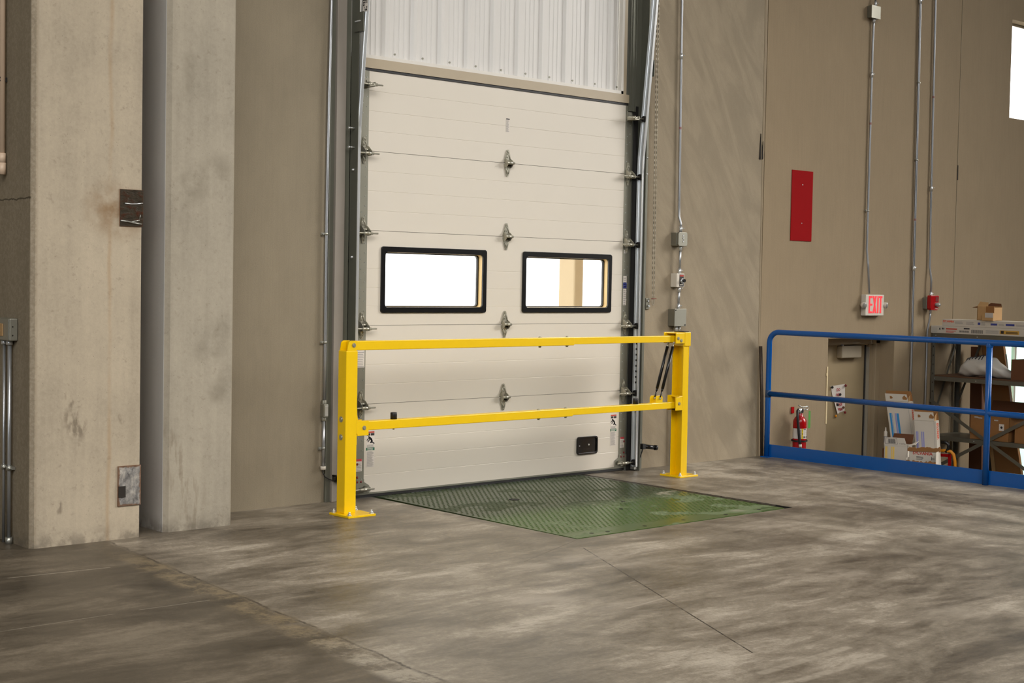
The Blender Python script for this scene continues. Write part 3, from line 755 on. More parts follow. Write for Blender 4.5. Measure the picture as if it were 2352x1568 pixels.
# ------------------------------------------------------------------ leveler plate
t = thing('dock_leveler', 'green diamond tread dock leveler plate set into floor before white door', 'dock leveler', (1.02, -.9, 0))
m = MB()
def qx(u, y):      # plate is a hair wider at the wall
    f = (y + 1.885) / 1.9
    return (PX0 + .0 + .03 * f) * (1 - u) + (PX1 - .02 + .03 * f) * u
yb, yf, ym = .12, PY0, PY0 + .15
def pl(y0, y1, z0, z1):
    m.hexa([(qx(0, y0), y0, z0), (qx(1, y0), y0, z0), (qx(1, y1), y1, z0), (qx(0, y1), y1, z0), (qx(0, y0), y0, z1), (qx(1, y0), y0, z1), (qx(1, y1), y1, z1), (qx(0, y1), y1, z1)])
pl(ym, yb, -.012, .0)
r = 0; y = ym + .03
while y < 0.0:
    k = 0; x = qx(0, y) + .03 + (r % 2) * .019
    while x < qx(1, y) - .02:
        a, b = (.013, .0045) if (k + r) % 2 == 0 else (.0045, .013)
        m.add([(x - a, y, .0), (x, y - b, 0), (x + a, y, 0), (x, y + b, 0), (x - a * .5, y, .0022), (x + a * .5, y, .0022)] if a > b else [(x - a, y, .0), (x, y - b, 0), (x + a, y, 0), (x, y + b, 0), (x, y - b * .5, .0022), (x, y + b * .5, .0022)],
              [(0, 1, 4), (1, 5, 4), (1, 2, 5), (2, 3, 5), (3, 4, 5), (3, 0, 4)] if a > b else [(0, 1, 4), (1, 2, 4), (2, 5, 4), (2, 3, 5), (3, 0, 5), (0, 4, 5)])
        k += 1; x += .038
    r += 1; y += .027
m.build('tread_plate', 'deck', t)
m = MB(); pl(yf, ym - .006, -.012, .001)
hp = m.build('hinge_strip', 'deck', t)
for u in (.1, .16, .33, .52, .72, .9):
    m = MB(); m.cyl((qx(u, yf + .06), yf + .05 + .03 * (u * 7 % 1), .0012), (qx(u, yf + .06), yf + .05 + .03 * (u * 7 % 1), .0016), .014, n=12); m.build('drain_hole', 'pit', hp)
for x, y, r in ((.76, -.62, .035), (1.28, -1.1, .012), (1.05, -1.3, .012)):
    m = MB(); m.cyl((x, y, .0005), (x, y, .0026), r, n=16); m.build('lifting_hole', 'pit', t)
m = MB(); a = PX1 + .012
m.box(a, PX1 + .05, PY0 + .12, .1, -.05, -.002)
m.build('pit_angle', 'pitsteel', t)

# ------------------------------------------------------------------ yellow safety gate
g = thing('safety_gate', 'yellow steel safety gate with two rails in front of white dock door', 'safety gate', (1.0, -.48, 0))
def bolt_head(mb, c, d, r=.009, h=.007):
    c = Vector(c); d = Vector(d).normalized(); mb.cyl(c, c + d * h, r, n=6); mb.cyl(c, c + d * .0015, r * 1.5, n=12)
# left post
m = MB(); m.box(-.517, -.433, -.522, -.440, .012, .985)
post = m.build('post', 'yellow', g, bevel=.004)
m = MB(); m.box(-.553, -.352, -.615, -.418, 0, .013); bp = m.build('base_plate', 'yellow', post, bevel=.002)
for x, y in ((-.533, -.437), (-.533, -.597), (-.372, -.437), (-.372, -.597)):
    m = MB(); m.cyl((x, y, .013), (x, y, .017), .014, n=14); m.cyl((x, y, .017), (x, y, .027), .010, n=6); m.cyl((x, y, .027), (x, y, .036), .006, n=10); m.build('anchor_bolt', 'galvbright', post)
m = MB()
for yy in (-.520, -.447):
    m = MB(); m.prism([(-.510, .98), (-.440, .98), (-.440, 1.045), (-.485, 1.045), (-.5, 1.035)], 1, yy, yy + .006)
    m.build('rail_fork', 'yellow', post)
for c_, d_, r_b in (((-.462, -.521, 1.018), (0, -1, 0), .009), ((-.517, -.478, .575), (-1, 0, 0), .012), ((-.517, -.478, .468), (-1, 0, 0), .012)):
    m = MB(); bolt_head(m, c_, d_, r_b, .006); m.build('bolt', 'hinge', post)
m = MB()
m.prism([(-.433, .49), (-.424, .475), (-.35, .475), (-.345, .478), (-.345, .563), (-.424, .563), (-.433, .61)], 1, -.521, -.516)
m.prism([(-.433, .49), (-.424, .475), (-.35, .475), (-.345, .478), (-.345, .563), (-.424, .563), (-.433, .61)], 1, -.449, -.444)
m.box(-.433, -.345, -.52, -.445, .474, .479); m.box(-.433, -.428, -.515, -.445, .42, .64)
m.build('rail_cradle', 'yellow', post)
m = MB(); bolt_head(m, (-.378, -.521, .52), (0, -1, 0)); m.build('bolt', 'hinge', post)
# right post: a channel open to the left with the rails pivoting in it
px0, px1, py0, py1 = 2.487, 2.548, -.528, -.42
m = MB()
m.box(px1 - .006, px1, py0, py1, .012, 1.0); m.box(px0, px1, py0, py0 + .006, .012, 1.0); m.box(px0, px1, py1 - .006, py1, .012, 1.0)
post2 = m.build('post', 'yellow', g, bevel=.002)
m = MB(); m.box(2.455, 2.656, -.55, -.352, 0, .013); m.build('base_plate', 'yellow', post2, bevel=.002)
for x, y in ((2.475, -.37), (2.475, -.532), (2.636, -.37), (2.636, -.532)):
    m = MB(); m.cyl((x, y, .013), (x, y, .017), .014, n=14); m.cyl((x, y, .017), (x, y, .027), .010, n=6); m.cyl((x, y, .027), (x, y, .036), .006, n=10); m.build('anchor_bolt', 'galvbright', post2)
m = MB()
m.box(2.395, 2.556, py0 - .006, py0 + .001, .985, 1.062); m.box(2.372, 2.556, py1 - .02, py1 - .013, .985, 1.066); m.box(2.395, 2.556, py0 - .004, py1 - .014, 1.056, 1.063)
m.box(2.49, 2.556, py0 - .008, py1 + .004, .965, 1.066)
m.build('pivot_bracket', 'yellow', post2, bevel=.003)
m = MB(); m.box(2.50, 2.552, py0 + .01, py1 + .002, 1.067, 1.073); m.build('post_cap', 'black', post2)
m = MB()
m.box(2.415, 2.49, py0 + .0, py0 + .007, .495, .592); m.box(2.415, 2.49, py1 - .03, py1 - .024, .495, .605); m.box(2.45, 2.49, py0, py1 - .024, .592, .6); m.mat(1).box(2.46, px1 - .006, py0 + .01, py1 - .01, .495, .5)
m.build('lower_bracket', ['yellow', 'dark'], post2, bevel=.002)
for c_ in ((2.42, py0 - .006, 1.022), (2.452, py0 - .006, 1.005), (2.452, py0, .545)):
    m = MB(); bolt_head(m, c_, (0, -1, 0), .0085); m.build('bolt', 'hinge', post2)
# rails: wide sleeve on the left, slimmer tube on the right
def rail(name, z0, z1, xs0, xs, xe, drop=0):
    m = MB(); y0, y1 = -.512, -.453
    m.hexa([(xs0, y0, z0), (xs, y0, z0), (xs, y1, z0), (xs0, y1, z0), (xs0, y0, z1), (xs, y0, z1), (xs, y1, z1), (xs0, y1, z1)])
    r_ = m.build(name, 'yellow', g, bevel=.004)
    m = MB(); m.box(xs - .1, xe, y0 + .005, y1 - .005, z0 + .007, z1 - .002); m.build('inner_tube', 'yellow', r_, bevel=.003)
    for x in (1.09, 1.342):
        m = MB(); m.cyl((x, -.483, z0 - .006), (x, -.483, z1 + .006), .0045, n=8); m.cyl((x, -.483, z1), (x, -.483, z1 + .004), .012, n=12); m.cyl((x, -.483, z1 + .004), (x, -.483, z1 + .008), .008, n=6)
        m.cyl((x, -.483, z0 - .004), (x, -.483, z0), .012, n=12); m.cyl((x, -.483, z0 - .011), (x, -.483, z0 - .004), .009, n=6)
        m.build('bolt', 'hinge', r_)
    return r_
rt = rail('top_rail', .987, 1.043, -.468, 1.385, 2.43)
rb = rail('bottom_rail', .503, .558, -.418, 1.385, 2.44)
for x in (-.128, 2.035):
    z0 = .558 if x < 1 else .556
    m = MB(); m.lathe([(0, 0), (.0205, 0), (.0205, .038), (.0185, .0415), (0, .0415)], (x, -.483, z0), n=20)
    bu = m.build('rubber_bumper', 'black', rb)
    m = MB(); m.cyl((x, -.483, .493), (x, -.483, .504), .006, n=8); m.build('bolt', 'hinge', bu)
m = MB(); m.box(2.0, 2.07, -.505, -.46, .555, .5575); m.build('bumper_plate', 'yellow', rb)
# bracket with two ears for the gas springs
m = MB()
def ear(y0, x): m.prism([(x - .036, .555), (x + .036, .555), (x + .036, .596), (x + .024, .61), (x - .024, .61), (x - .036, .596)], 1, y0, y0 + .005)
ear(-.505, 2.262); ear(-.468, 2.24)
m.box(2.186, 2.298, -.505, -.463, .552, .559)
m.build('spring_bracket', 'yellow', rb, bevel=.002)
for k, (xa, ya) in enumerate(((2.266, -.508), (2.246, -.473))):
    xb = xa + .135; za, zb = .59, .99
    if k == 0: xb = xa + .135
    p = Vector((xa, ya, za)); q = Vector((xb, ya, zb)); d = q - p
    m = MB(); m.cyl(p + d * .17, p + d * .93, .0112, n=14); m.cyl(p + d * .13, p + d * .19, .008, n=10)
    gs = m.build('gas_spring', 'blackgloss', g)
    m = MB(); m.cyl(p + d * .9, p + d * .99, .0055, n=10); m.build('spring_rod', 'hinge', gs)
    m = MB(); m.cyl(p + d * .0, p + d * .14, .0048, n=10); m.build('spring_end', 'blackgloss', gs)
    m = MB(); m.ball(p, .009, n=10); m.cyl(p + Vector((0, -.012, 0)), p + Vector((0, .012, 0)), .005, n=8); m.build('ball_joint', 'hinge', gs)
    m = MB(); m.ball(q, .009, n=10); m.build('ball_joint', 'hinge', gs)

# ------------------------------------------------------------------ blue guardrail
t = thing('guardrail', 'blue tubular steel guardrail with kick plate along dock edge', 'guardrail', (4.065, -2.0, 0))
R_ = .0225
GX = 4.065
def arc(c, r, a0, a1, n=8): return [(GX, c[0] + r * math.cos(math.radians(a0 + (a1 - a0) * k / n)), c[1] + r * math.sin(math.radians(a0 + (a1 - a0) * k / n))) for k in range(n + 1)]
m = MB(); m.tube([(GX, -.078, .0), (GX, -.078, .5)] + arc((-.168, .945), .09, 0, 90) + [(GX, -1.0, 1.035), (GX, -2.07, 1.035), (GX, -4.6, 1.035)], R_, 16)
m.build('top_rail', 'blue', t)
m = MB(); m.tube([(GX, -.078, .525), (GX, -2.07, .525), (GX, -4.6, .525)], R_ * .98, 16); m.build('mid_rail', 'blue', t)
for y in (-2.07, -4.07):
    m = MB(); m.cyl((GX, y, 0), (GX, y, 1.035), R_, n=16); m.lathe([(R_ * 1.05, 0), (R_ * 1.2, .01), (R_ * 1.05, .03)], (GX, y, 1.0), n=16)
    m.build('post', 'blue', t)
m = MB(); m.box(GX + .012, GX + .02, -4.6, -.06, .002, .105); m.build('kick_plate', 'blue', t)
m = MB(); m.box(GX - .045, GX + .05, -.125, -.05, 0, .008); m.build('base_plate', 'blue', t)
m = MB(); m.cyl((GX, -.078, .495), (GX, -.078, .555), R_ * 1.06, n=16); m.build('weld_collar', simple('worn_blue', RGB(44, 70, 104), .5), t)

# bare steel bar leaning in the corner
m = MB(); m.tube([(4.075, -.022, .0), (4.055, -.022, .5), (4.02, -.022, .915)], .0145, 10)
tag(m.build('steel_bar', 'steelbar'), 'thin dark bare steel bar leaning on wall beside blue guardrail', 'bar')

# ------------------------------------------------------------------ conduits and boxes
def strap(mb, p, r, side=-1):
    x, y, z = p
    mb.cyl((x, y, z - .008), (x, y, z + .008), r + .002, n=12); mb.box(min(x, x + side * .032), max(x, x + side * .032), y + r - .006, y + r, z - .008, z + .008)
    mb.cyl((x + side * .024, y + r - .006, z), (x + side * .024, y + r - .014, z), .006, n=6)
def conduit(label, pts, r, straps=(), couplings=(), marks=(), group='steel conduits on the walls', side=-1):
    xb, yb_, zb = pts[-1]
    t = thing('conduit_pipe', label, 'conduit', (xb, 0, zb), group)
    m = MB(); m.tube(pts, r, 12); m.build('conduit_tube', 'conduit', t)
    def at(z):
        for p, q in zip(pts, pts[1:]):
            if min(p[2], q[2]) <= z <= max(p[2], q[2]):
                f = (z - p[2]) / (q[2] - p[2]); return tuple(p[i] + (q[i] - p[i]) * f for i in range(3))
        return pts[-1]
    for z in straps:
        m = MB(); strap(m, at(z), r, side); m.build('strap', 'galv', t)
    for z in couplings:
        x, y, z = at(z); m = MB(); m.cyl((x, y, z - .022), (x, y, z + .022), r + .004, n=12); m.cyl((x + .012, y - .012, z + .008), (x + .018, y - .02, z + .008), .004, n=6); m.build('coupling', 'galvbright', t)
    for z in marks:
        x, y, z = at(z); m = MB(); m.cyl((x, y, z - .01), (x, y, z + .01), r + .0006, n=12, caps=False); m.build('tape_mark', 'tapemark', t)
    return t
# 1 left of the door, ends in a bushing with a cable
r = .0095
t1 = conduit('steel conduit left of the white door with cast elbow fitting low down', [(-.303, -.022, 6.0), (-.309, -.022, 3.144), (-.321, -.022, 2.469), (-.327, -.022, 1.79), (-.324, -.022, .97), (-.324, -.022, .65)], r, (1.69, 1.012), ())
m = MB(); m.cyl((-.326, -.022, .53), (-.327, -.022, .225), r, n=12); m.build('conduit_tube', 'conduit', t1)
m = MB(); m.box(-.342, -.306, -.044, -.002, .54, .625); m.cyl((-.324, -.018, .61), (-.324, -.018, .65), .016, n=12); m.cyl((-.325, -.018, .515), (-.325, -.018, .55), .016, n=12)
cf = m.build('conduit_fitting', 'box', t1, bevel=.006)
m = MB(); m.box(-.334, -.31, -.047, -.042, .55, .615); m.build('fitting_cover', 'galvbright', cf, bevel=.002)
m = MB(); strap(m, (-.327, -.022, .345), r); m.build('strap', 'galv', t1)
m = MB(); m.cyl((-.327, -.022, .21), (-.327, -.022, .232), .0175, n=14); m.build('bushing', 'plate', t1)
m = MB(); m.tube([(-.327, -.022, .212), (-.325, -.018, .19), (-.313, -.025, .165), (-.29, -.035, .148), (-.26, -.045, .138), (-.25, -.05, .134), (-.22, -.05, .133)], .0035, 8); m.build('cable', 'black', t1)
t = thing('photo_eye', 'small dark bracket mounted sensor on jamb behind left yellow post', 'sensor', (-.2, -.05, .13))
m = MB(Matrix.Translation((-.03, .0019, 0))); m.box(-.225, -.17, -.075, -.037, .128, .165); m.build('sensor_body', 'blackgloss', t, bevel=.004)
m = MB(Matrix.Translation((-.03, .0019, 0))); m.box(-.236, -.222, -.06, -.0365, .14, .175); m.box(-.236, -.2, -.06, -.0365, .165, .172); m.build('sensor_bracket', 'pitsteel', t)

# 2 right of the door: stack of boxes
xr = 2.972
conduit('steel conduit from top of picture down to square control box right of door', [(2.94, -.022, 6.0), (2.951, -.022, 3.6), (2.972, -.022, 2.02), (2.974, -.022, 1.94), (2.976, -.04, 1.885), (2.976, -.04, 1.815)], .0092, (), (1.84, 3.17), (2.62,))
conduit('short steel conduit between the square box and the dial switch', [(2.976, -.04, 1.71), (2.974, -.04, 1.5)], .0092, (), (1.695, 1.515))
conduit('short steel conduit between the dial switch and the large box', [(2.974, -.04, 1.39), (2.97, -.04, 1.225)], .0092, (), (1.375, 1.24))
t = conduit('pair of steel conduits dropping from large box behind right yellow post', [(2.955, -.035, 1.09), (2.955, -.03, .0)], .0092, (), (1.07,))
m = MB(); m.tube([(2.99, -.035, 1.09), (2.99, -.03, .0)], .0092, 12); m.build('conduit_tube', 'conduit', t)
m = MB(); m.cyl((2.99, -.035, 1.05), (2.99, -.035, 1.09), .0125, n=12); m.build('coupling', 'galvbright', t)
# square control box with raised cover
t = thing('junction_box', 'square steel electrical box with raised cover above the dial switch', 'electrical box', (2.965, -.05, 1.71))
m = MB(); m.box(2.91, 3.015, -.056, -.001, 1.712, 1.814); m.build('box_body', 'box', t, bevel=.003)
m = MB(); c_ = .012; x0, x1, z0, z1 = 2.914, 3.02, 1.709, 1.817
m.prism([(x0 + c_, z0), (x1 - c_, z0), (x1, z0 + c_), (x1, z1 - c_), (x1 - c_, z1), (x0 + c_, z1), (x0, z1 - c_), (x0, z0 + c_)], 1, -.074, -.056)
cv = m.build('box_cover', 'box', t, bevel=.003)
m = MB(); m.cyl((2.97, -.074, 1.745), (2.97, -.077, 1.745), .006, n=8); m.cyl((2.97, -.074, 1.79), (2.97, -.077, 1.79), .006, n=8)
for a in (0, 2.1, 4.2): m.tube([(2.97, -.075, 1.768), (2.97 + .014 * math.cos(a + .5), -.075, 1.768 + .014 * math.sin(a + .5))], .0025, 6)
m.build('receptacle', 'galvbright', cv)
# dial switch
t = thing('control_switch', 'light grey wall switch box with black dial right of the door', 'switch', (2.97, -.05, 1.39))
m = MB(); m.box(2.915, 3.005, -.065, -.001, 1.392, 1.498); m.build('switch_body', 'plate', t, bevel=.004)
m = MB(); m.box(2.947, 2.995, -.067, -.065, 1.398, 1.49); fp = m.build('switch_face', 'black', t)
m = MB(); m.box(2.949, 2.993, -.0676, -.067, 1.475, 1.486); m.build('switch_legend', 'redink', fp)
m = MB(); m.cyl((2.971, -.067, 1.441), (2.971, -.079, 1.441), .019, n=20); m.cyl((2.971, -.079, 1.441), (2.971, -.083, 1.441), .016, n=20); m.build('dial_ring', 'galvbright', fp)
m = MB(); m.cyl((2.975, -.083, 1.443), (2.975, -.095, 1.443), .013, n=16); m.build('dial_knob', 'blackgloss', fp)
m = MB(); m.box(2.955, 2.962, -.0676, -.067, 1.407, 1.417); m.box(2.965, 2.985, -.0676, -.067, 1.409, 1.414); m.build('switch_mark', 'plate', fp)
# large box
t = thing('junction_box', 'large plain grey steel electrical box just above right yellow post', 'electrical box', (2.965, -.05, 1.09))
m = MB(); m.box(2.896, 3.025, -.067, -.001, 1.092, 1.222); m.build('box_body', 'box', t, bevel=.002)
m = MB(); m.box(2.893, 3.03, -.072, -.067, 1.089, 1.225); cv = m.build('box_cover', 'box', t, bevel=.002)
for x, z in ((3.015, 1.1), (2.905, 1.215)):
    m = MB(); m.cyl((x, -.072, z), (x, -.075, z), .005, n=8); m.build('screw', 'dark', cv)

# pull chain and its keeper
t = thing('pull_chain', 'thin steel hoist chain loop hanging beside right door track', 'chain', (2.69, -.03, 1.25))
m = MB()
def chain(xa, za, xb, zb, sp=.019):
    n = int(abs(zb - za) / sp)
    for i in range(n):
        f = i / n; x = xa + (xb - xa) * f; z = za + (zb - za) * f
        if i % 2: m.box(x - .001, x + .001, -.0335, -.0265, z - .011, z + .011)
        else: m.box(x - .0035, x + .0035, -.031, -.029, z - .011, z + .011)
chain(2.672, 4.6, 2.700, 1.29); m.build('chain_strand', 'chain', t)
m = MB(); chain(2.652, 4.6, 2.680, 1.27); m.build('chain_strand', 'chain', t)
m = MB(); m.tube([(2.68, -.03, 1.275), (2.683, -.03, 1.255), (2.692, -.03, 1.25), (2.7, -.03, 1.262), (2.701, -.03, 1.295)], .003, 8); m.build('chain_loop', 'chain', t)
t = thing('chain_keeper', 'small steel chain keeper plate screwed to wall beside the chain', 'bracket', (2.655, -.01, 1.225))
m = MB(); m.box(2.63, 2.672, -.012, -.001, 1.22, 1.305); m.build('keeper_plate', 'galvdark', t, bevel=.003)
m = MB(); m.cyl((2.65, -.012, 1.245), (2.65, -.03, 1.245), .009, n=12); m.build('keeper_bolt', 'galvbright', t); m = MB(); m.cyl((2.65, -.012, 1.283), (2.65, -.022, 1.283), .007, n=8); m.build('keeper_bolt', 'galvbright', t)
m = MB(); m.cyl((2.665, -.034, 1.30), (2.72, -.034, 1.302), .003, n=8); m.build('keeper_pin', 'redbolt', t)

# right wall conduits
conduit('steel conduit dropping from grey box at top to the lit exit sign', [(5.5, -.02, 3.795), (5.5, -.02, 3.73), (5.497, -.018, 3.6), (5.497, -.018, 2.81), (5.497, -.018, 1.75), (5.505, -.03, 1.62), (5.507, -.05, 1.36)], .0092, (2.1,), (3.78, 3.3), (2.87,))
conduit('short steel conduit rising from grey box to the top of the picture', [(5.503, -.03, 6.0), (5.503, -.03, 3.9)], .0092, (), (3.92,))
t = thing('junction_box', 'small square grey box high on wall on the exit sign conduit', 'electrical box', (5.51, -.02, 3.79))
m = MB(); m.box(5.425, 5.555, -.045, -.001, 3.795, 3.9); m.build('box_body', 'box', t, bevel=.002)
m = MB(); m.box(5.422, 5.558, -.05, -.045, 3.792, 3.903); m.build('box_cover', 'box', t)
conduit('thicker middle conduit between exit sign and fire alarm ending behind white cartons', [(6.225, -.018, 6.0), (6.229, -.018, 4.06), (6.241, -.018, 3.31), (6.259, -.018, .856), (6.245, -.018, LOW)], .0118, (3.31, 2.6), (4.05, 1.6), (2.05,), side=1)
conduit('steel conduit with bend above and leading down to the red fire alarm', [(6.478, -.018, 6.0), (6.482, -.018, 4.1), (6.512, -.018, 2.0), (6.52, -.018, 1.62), (6.527, -.035, 1.5), (6.527, -.035, 1.345)], .0095, (), (1.36, 2.35), (3.2,))
conduit('steel conduit bending below the red fire alarm down behind the cartons', [(6.525, -.035, 1.22), (6.525, -.035, 1.15), (6.515, -.018, 1.02), (6.514, -.018, .605), (6.51, -.018, LOW)], .0095, (), (1.205,))

# exit sign
t = thing('exit_sign', 'white EXIT sign with glowing red letters and two lamp heads', 'exit sign', (5.6, -.05, 1.165))
m = MB(); ex0, ex1, ez0, ez1 = 5.455, 5.738, 1.165, 1.352
m.box(ex0, ex1, -.052, -.001, ez0, ez1); m.build('sign_body', 'plate', t, bevel=.004)
m = MB()
L0, L1, Z0, Z1 = ex0 + .045, ex1 - .03, ez0 + .022, ez1 - .012
w4 = (L1 - L0)
def bar(mb, pts): mb.prism(pts, 1, -.0545, -.052)
def rect(mb, a, b, c, d): bar(mb, [(L0 + w4 * a, Z0 + (Z1 - Z0) * c), (L0 + w4 * b, Z0 + (Z1 - Z0) * c), (L0 + w4 * b, Z0 + (Z1 - Z0) * d), (L0 + w4 * a, Z0 + (Z1 - Z0) * d)])
rect(m, 0, .1, 0, 1); rect(m, .1, .26, 0, .11); rect(m, .1, .26, .445, .555); rect(m, .1, .26, .89, 1)
def diag(a0, a1, b0, b1): bar(m, [(L0 + w4 * a0, Z0), (L0 + w4 * a1, Z0), (L0 + w4 * b1, Z1), (L0 + w4 * b0, Z1)])
diag(.3, .4, .48, .58); m.X = Matrix.Translation((0, -.0003, 0)); diag(.48, .58, .3, .4); m.X = None
rect(m, .64, .73, 0, 1); rect(m, .84, .93, 0, .89); rect(m, .77, 1.0, .89, 1)
lt = m.build('exit_lettering', 'exitred', t); lt['label'] = 'red EXIT letters'
for s, x in ((-1, ex0), (1, ex1)):
    m = MB(); c = Vector((x + s * .028, -.05, 1.258))
    m.cyl((x, -.03, 1.258), (x + s * .012, -.03, 1.258), .012, n=12)
    m.lathe([(.0, -.03), (.018, -.028), (.026, -.01), (.028, .012), (.026, .014)], c, (.25 * s, -1, -.2), 20)
    h = m.build('lamp_head', 'plate', t)
    m = MB(); m.lathe([(.026, .013), (.018, .019), (0, .022)], c, (.25 * s, -1, -.2), 20); m.build('lamp_lens', 'lens', h)

# fire alarm
t = thing('fire_alarm', 'red fire alarm horn with clear strobe lens on steel back box', 'fire alarm', (6.55, -.04, 1.215))
m = MB(); m.box(6.448, 6.545, -.045, -.001, 1.225, 1.335); m.build('back_box', 'box', t, bevel=.003)
m = MB()
m.prism([(6.452, 1.235), (6.465, 1.215), (6.565, 1.213), (6.585, 1.225), (6.587, 1.245), (6.59, 1.352), (6.452, 1.352)], 1, -.085, -.045)
ab = m.build('alarm_body', 'extred', t, bevel=.005)
m = MB(); m.X = Matrix.Translation((6.558, -.094, 1.266)); m.ball((0, 0, 0), .02, (2.0, 1.2, 1.0), 16); m.X = None; m.build('strobe_lens', 'lens', ab)
m = MB(); m.text('FIRE', 6.525, 6.573, 1.223, 1.236, -.085, .001); m.build('alarm_lettering', 'plate', ab)
m = MB(); m.box(6.53, 6.575, -.087, -.085, 1.295, 1.34); m.build('horn_grille', 'redbolt', ab)

# red panel sign
t = thing('wall_sign', 'tall blank red rectangular sign panel fixed on wall', 'sign', (4.55, -.005, 1.8))
m = MB(); m.box(4.405, 4.695, -.006, -.001, 1.8, 2.394); m.build('sign_panel', 'red', t)
for z in (1.95, 2.275):
    m = MB(); m.cyl((4.552, -.006, z), (4.552, -.0085, z), .005, n=10); m.build('screw', 'galv', t)

# ------------------------------------------------------------------ fire extinguisher
ex, ey = 4.495, -.085
EZ = .075
t = thing('fire_extinguisher', 'red fire extinguisher with black hose and green tag hung on wall', 'fire extinguisher', (ex, ey, -.12))
rb_ = .057
m = MB(Matrix.Translation((0, 0, EZ))); m.lathe([(0, -.13), (rb_ * .93, -.13), (rb_, -.12), (rb_, .19), (rb_ * .94, .212), (rb_ * .7, .232), (.026, .245), (.023, .26), (.021, .268)], (ex, ey, 0), n=32); cy = m.build('cylinder', 'extred', t)
m = MB(Matrix.Translation((0, 0, EZ))); m.lathe([(rb_ + .0006, .055), (rb_ + .0006, .142)], (ex, ey, 0), n=40); m.build('label_band', 'paper', cy)
def onc(a, z, r=rb_ + .0012): return (ex + r * math.sin(a), ey - r * math.cos(a), z)
def patch(mb, a0, a1, z0, z1, r, n=6):
    for k in range(n):
        p = a0 + (a1 - a0) * k / n; q = a0 + (a1 - a0) * (k + 1) / n
        mb.add([onc(p, z0, r), onc(q, z0, r), onc(q, z1, r), onc(p, z1, r)], [(0, 1, 2, 3)])
m = MB(Matrix.Translation((0, 0, EZ))); patch(m, -.62, -.36, .055, .142, rb_ + .0014); m.build('yellow_stripe', simple('label_yellow', RGB(238, 204, 40), .5), cy)
m = MB(Matrix.Translation((0, 0, EZ)))
for k, ch in enumerate('ABC'):
    vs, fs = glyphs(ch, 0.0); zc = .118 - .027 * k
    m.add([onc(-.56 + .14 * a, zc + .014 * b, rb_ + .0018 + .0003 * c) for a, b, c in vs], fs)
for k in range(6):
    patch(m, -.25, .6, .125 - k * .008, .1265 - k * .008, rb_ + .0016, 5)
patch(m, -.3, -.05, .062, .078, rb_ + .0016, 3); patch(m, .15, .4, .062, .078, rb_ + .0016, 3); patch(m, -.3, .2, .132, .139, rb_ + .0016, 3)
for k in range(8): patch(m, -1.15, -.7, .062 + k * .009, .065 + k * .009, rb_ + .0016, 3)
m.build('label_print', 'ink', cy)
m = MB(Matrix.Translation((0, 0, EZ))); m.lathe([(.069, .03), (.069, .044)], (ex, ey, 0), n=32); m.build('bracket_strap', 'black', t)
m = MB(Matrix.Translation((0, 0, EZ))); m.box(4.48, 4.512, -.012, -.001, .262, .315); m.build('wall_bracket', 'extred', t)
m = MB(Matrix.Translation((0, 0, EZ))); m.cyl((ex, ey, .262), (ex, ey, .31), .015, n=16); m.cyl((ex, ey, .298), (ex - .04, ey - .01, .3), .009, n=10); m.build('valve', 'galvbright', t)
m = MB(Matrix.Translation((0, 0, EZ))); m.cyl((ex + .01, ey - .016, .285), (ex + .012, ey - .024, .285), .013, n=14); m.build('gauge', 'ink', t)
m = MB(Matrix.Translation((0, 0, EZ))); m.tube([(ex - .035, ey - .01, .337), (ex, ey - .01, .322), (ex + .03, ey - .012, .318), (ex + .065, ey - .016, .325), (ex + .085, ey - .02, .322)], .006, 8); m.tube([(ex + .0, ey - .01, .305), (ex + .04, ey - .014, .30), (ex + .075, ey - .018, .296)], .005, 8); m.build('squeeze_handle', 'galv', t)
m = MB(Matrix.Translation((0, 0, EZ))); m.tube([(ex + .06 + .018 * math.cos(a / 6 * PI), ey - .025, .31 + .014 * math.sin(a / 6 * PI)) for a in range(13)], .0022, 6); m.build('pull_pin', 'galvbright', t)
m = MB(Matrix.Translation((0, 0, EZ))); m.tube([(ex - .04, ey - .012, .3), (ex - .062, ey - .02, .29), (ex - .072, ey - .03, .255), (ex - .073, ey - .036, .2), (ex - .066, ey - .044, .1), (ex - .06, ey - .048, .04), (ex - .057, ey - .05, .012)], .0115, 12); hs_ = m.build('hose', 'black', t)
m = MB(Matrix.Translation((0, 0, EZ))); m.cyl((ex - .06, ey - .056, .012), (ex - .058, ey - .056, -.012), .0125, n=12); m.build('hose_collar', 'plate', hs_)
m = MB(Matrix.Translation((0, 0, EZ))); m.cyl((ex - .058, ey - .056, -.012), (ex - .056, ey - .056, -.06), .012, .015, n=12); m.build('nozzle', 'black', hs_)
m = MB(Matrix.Translation((0, 0, EZ))); m.hexa([(ex + .058, ey - .045, .14), (ex + .088, ey - .045, .142), (ex + .088, ey - .0435, .142), (ex + .058, ey - .0435, .14), (ex + .062, ey - .045, .29), (ex + .086, ey - .045, .286), (ex + .086, ey - .0435, .286), (ex + .062, ey - .0435, .29)]); m.build('inspection_tag', 'plastgreen', t)

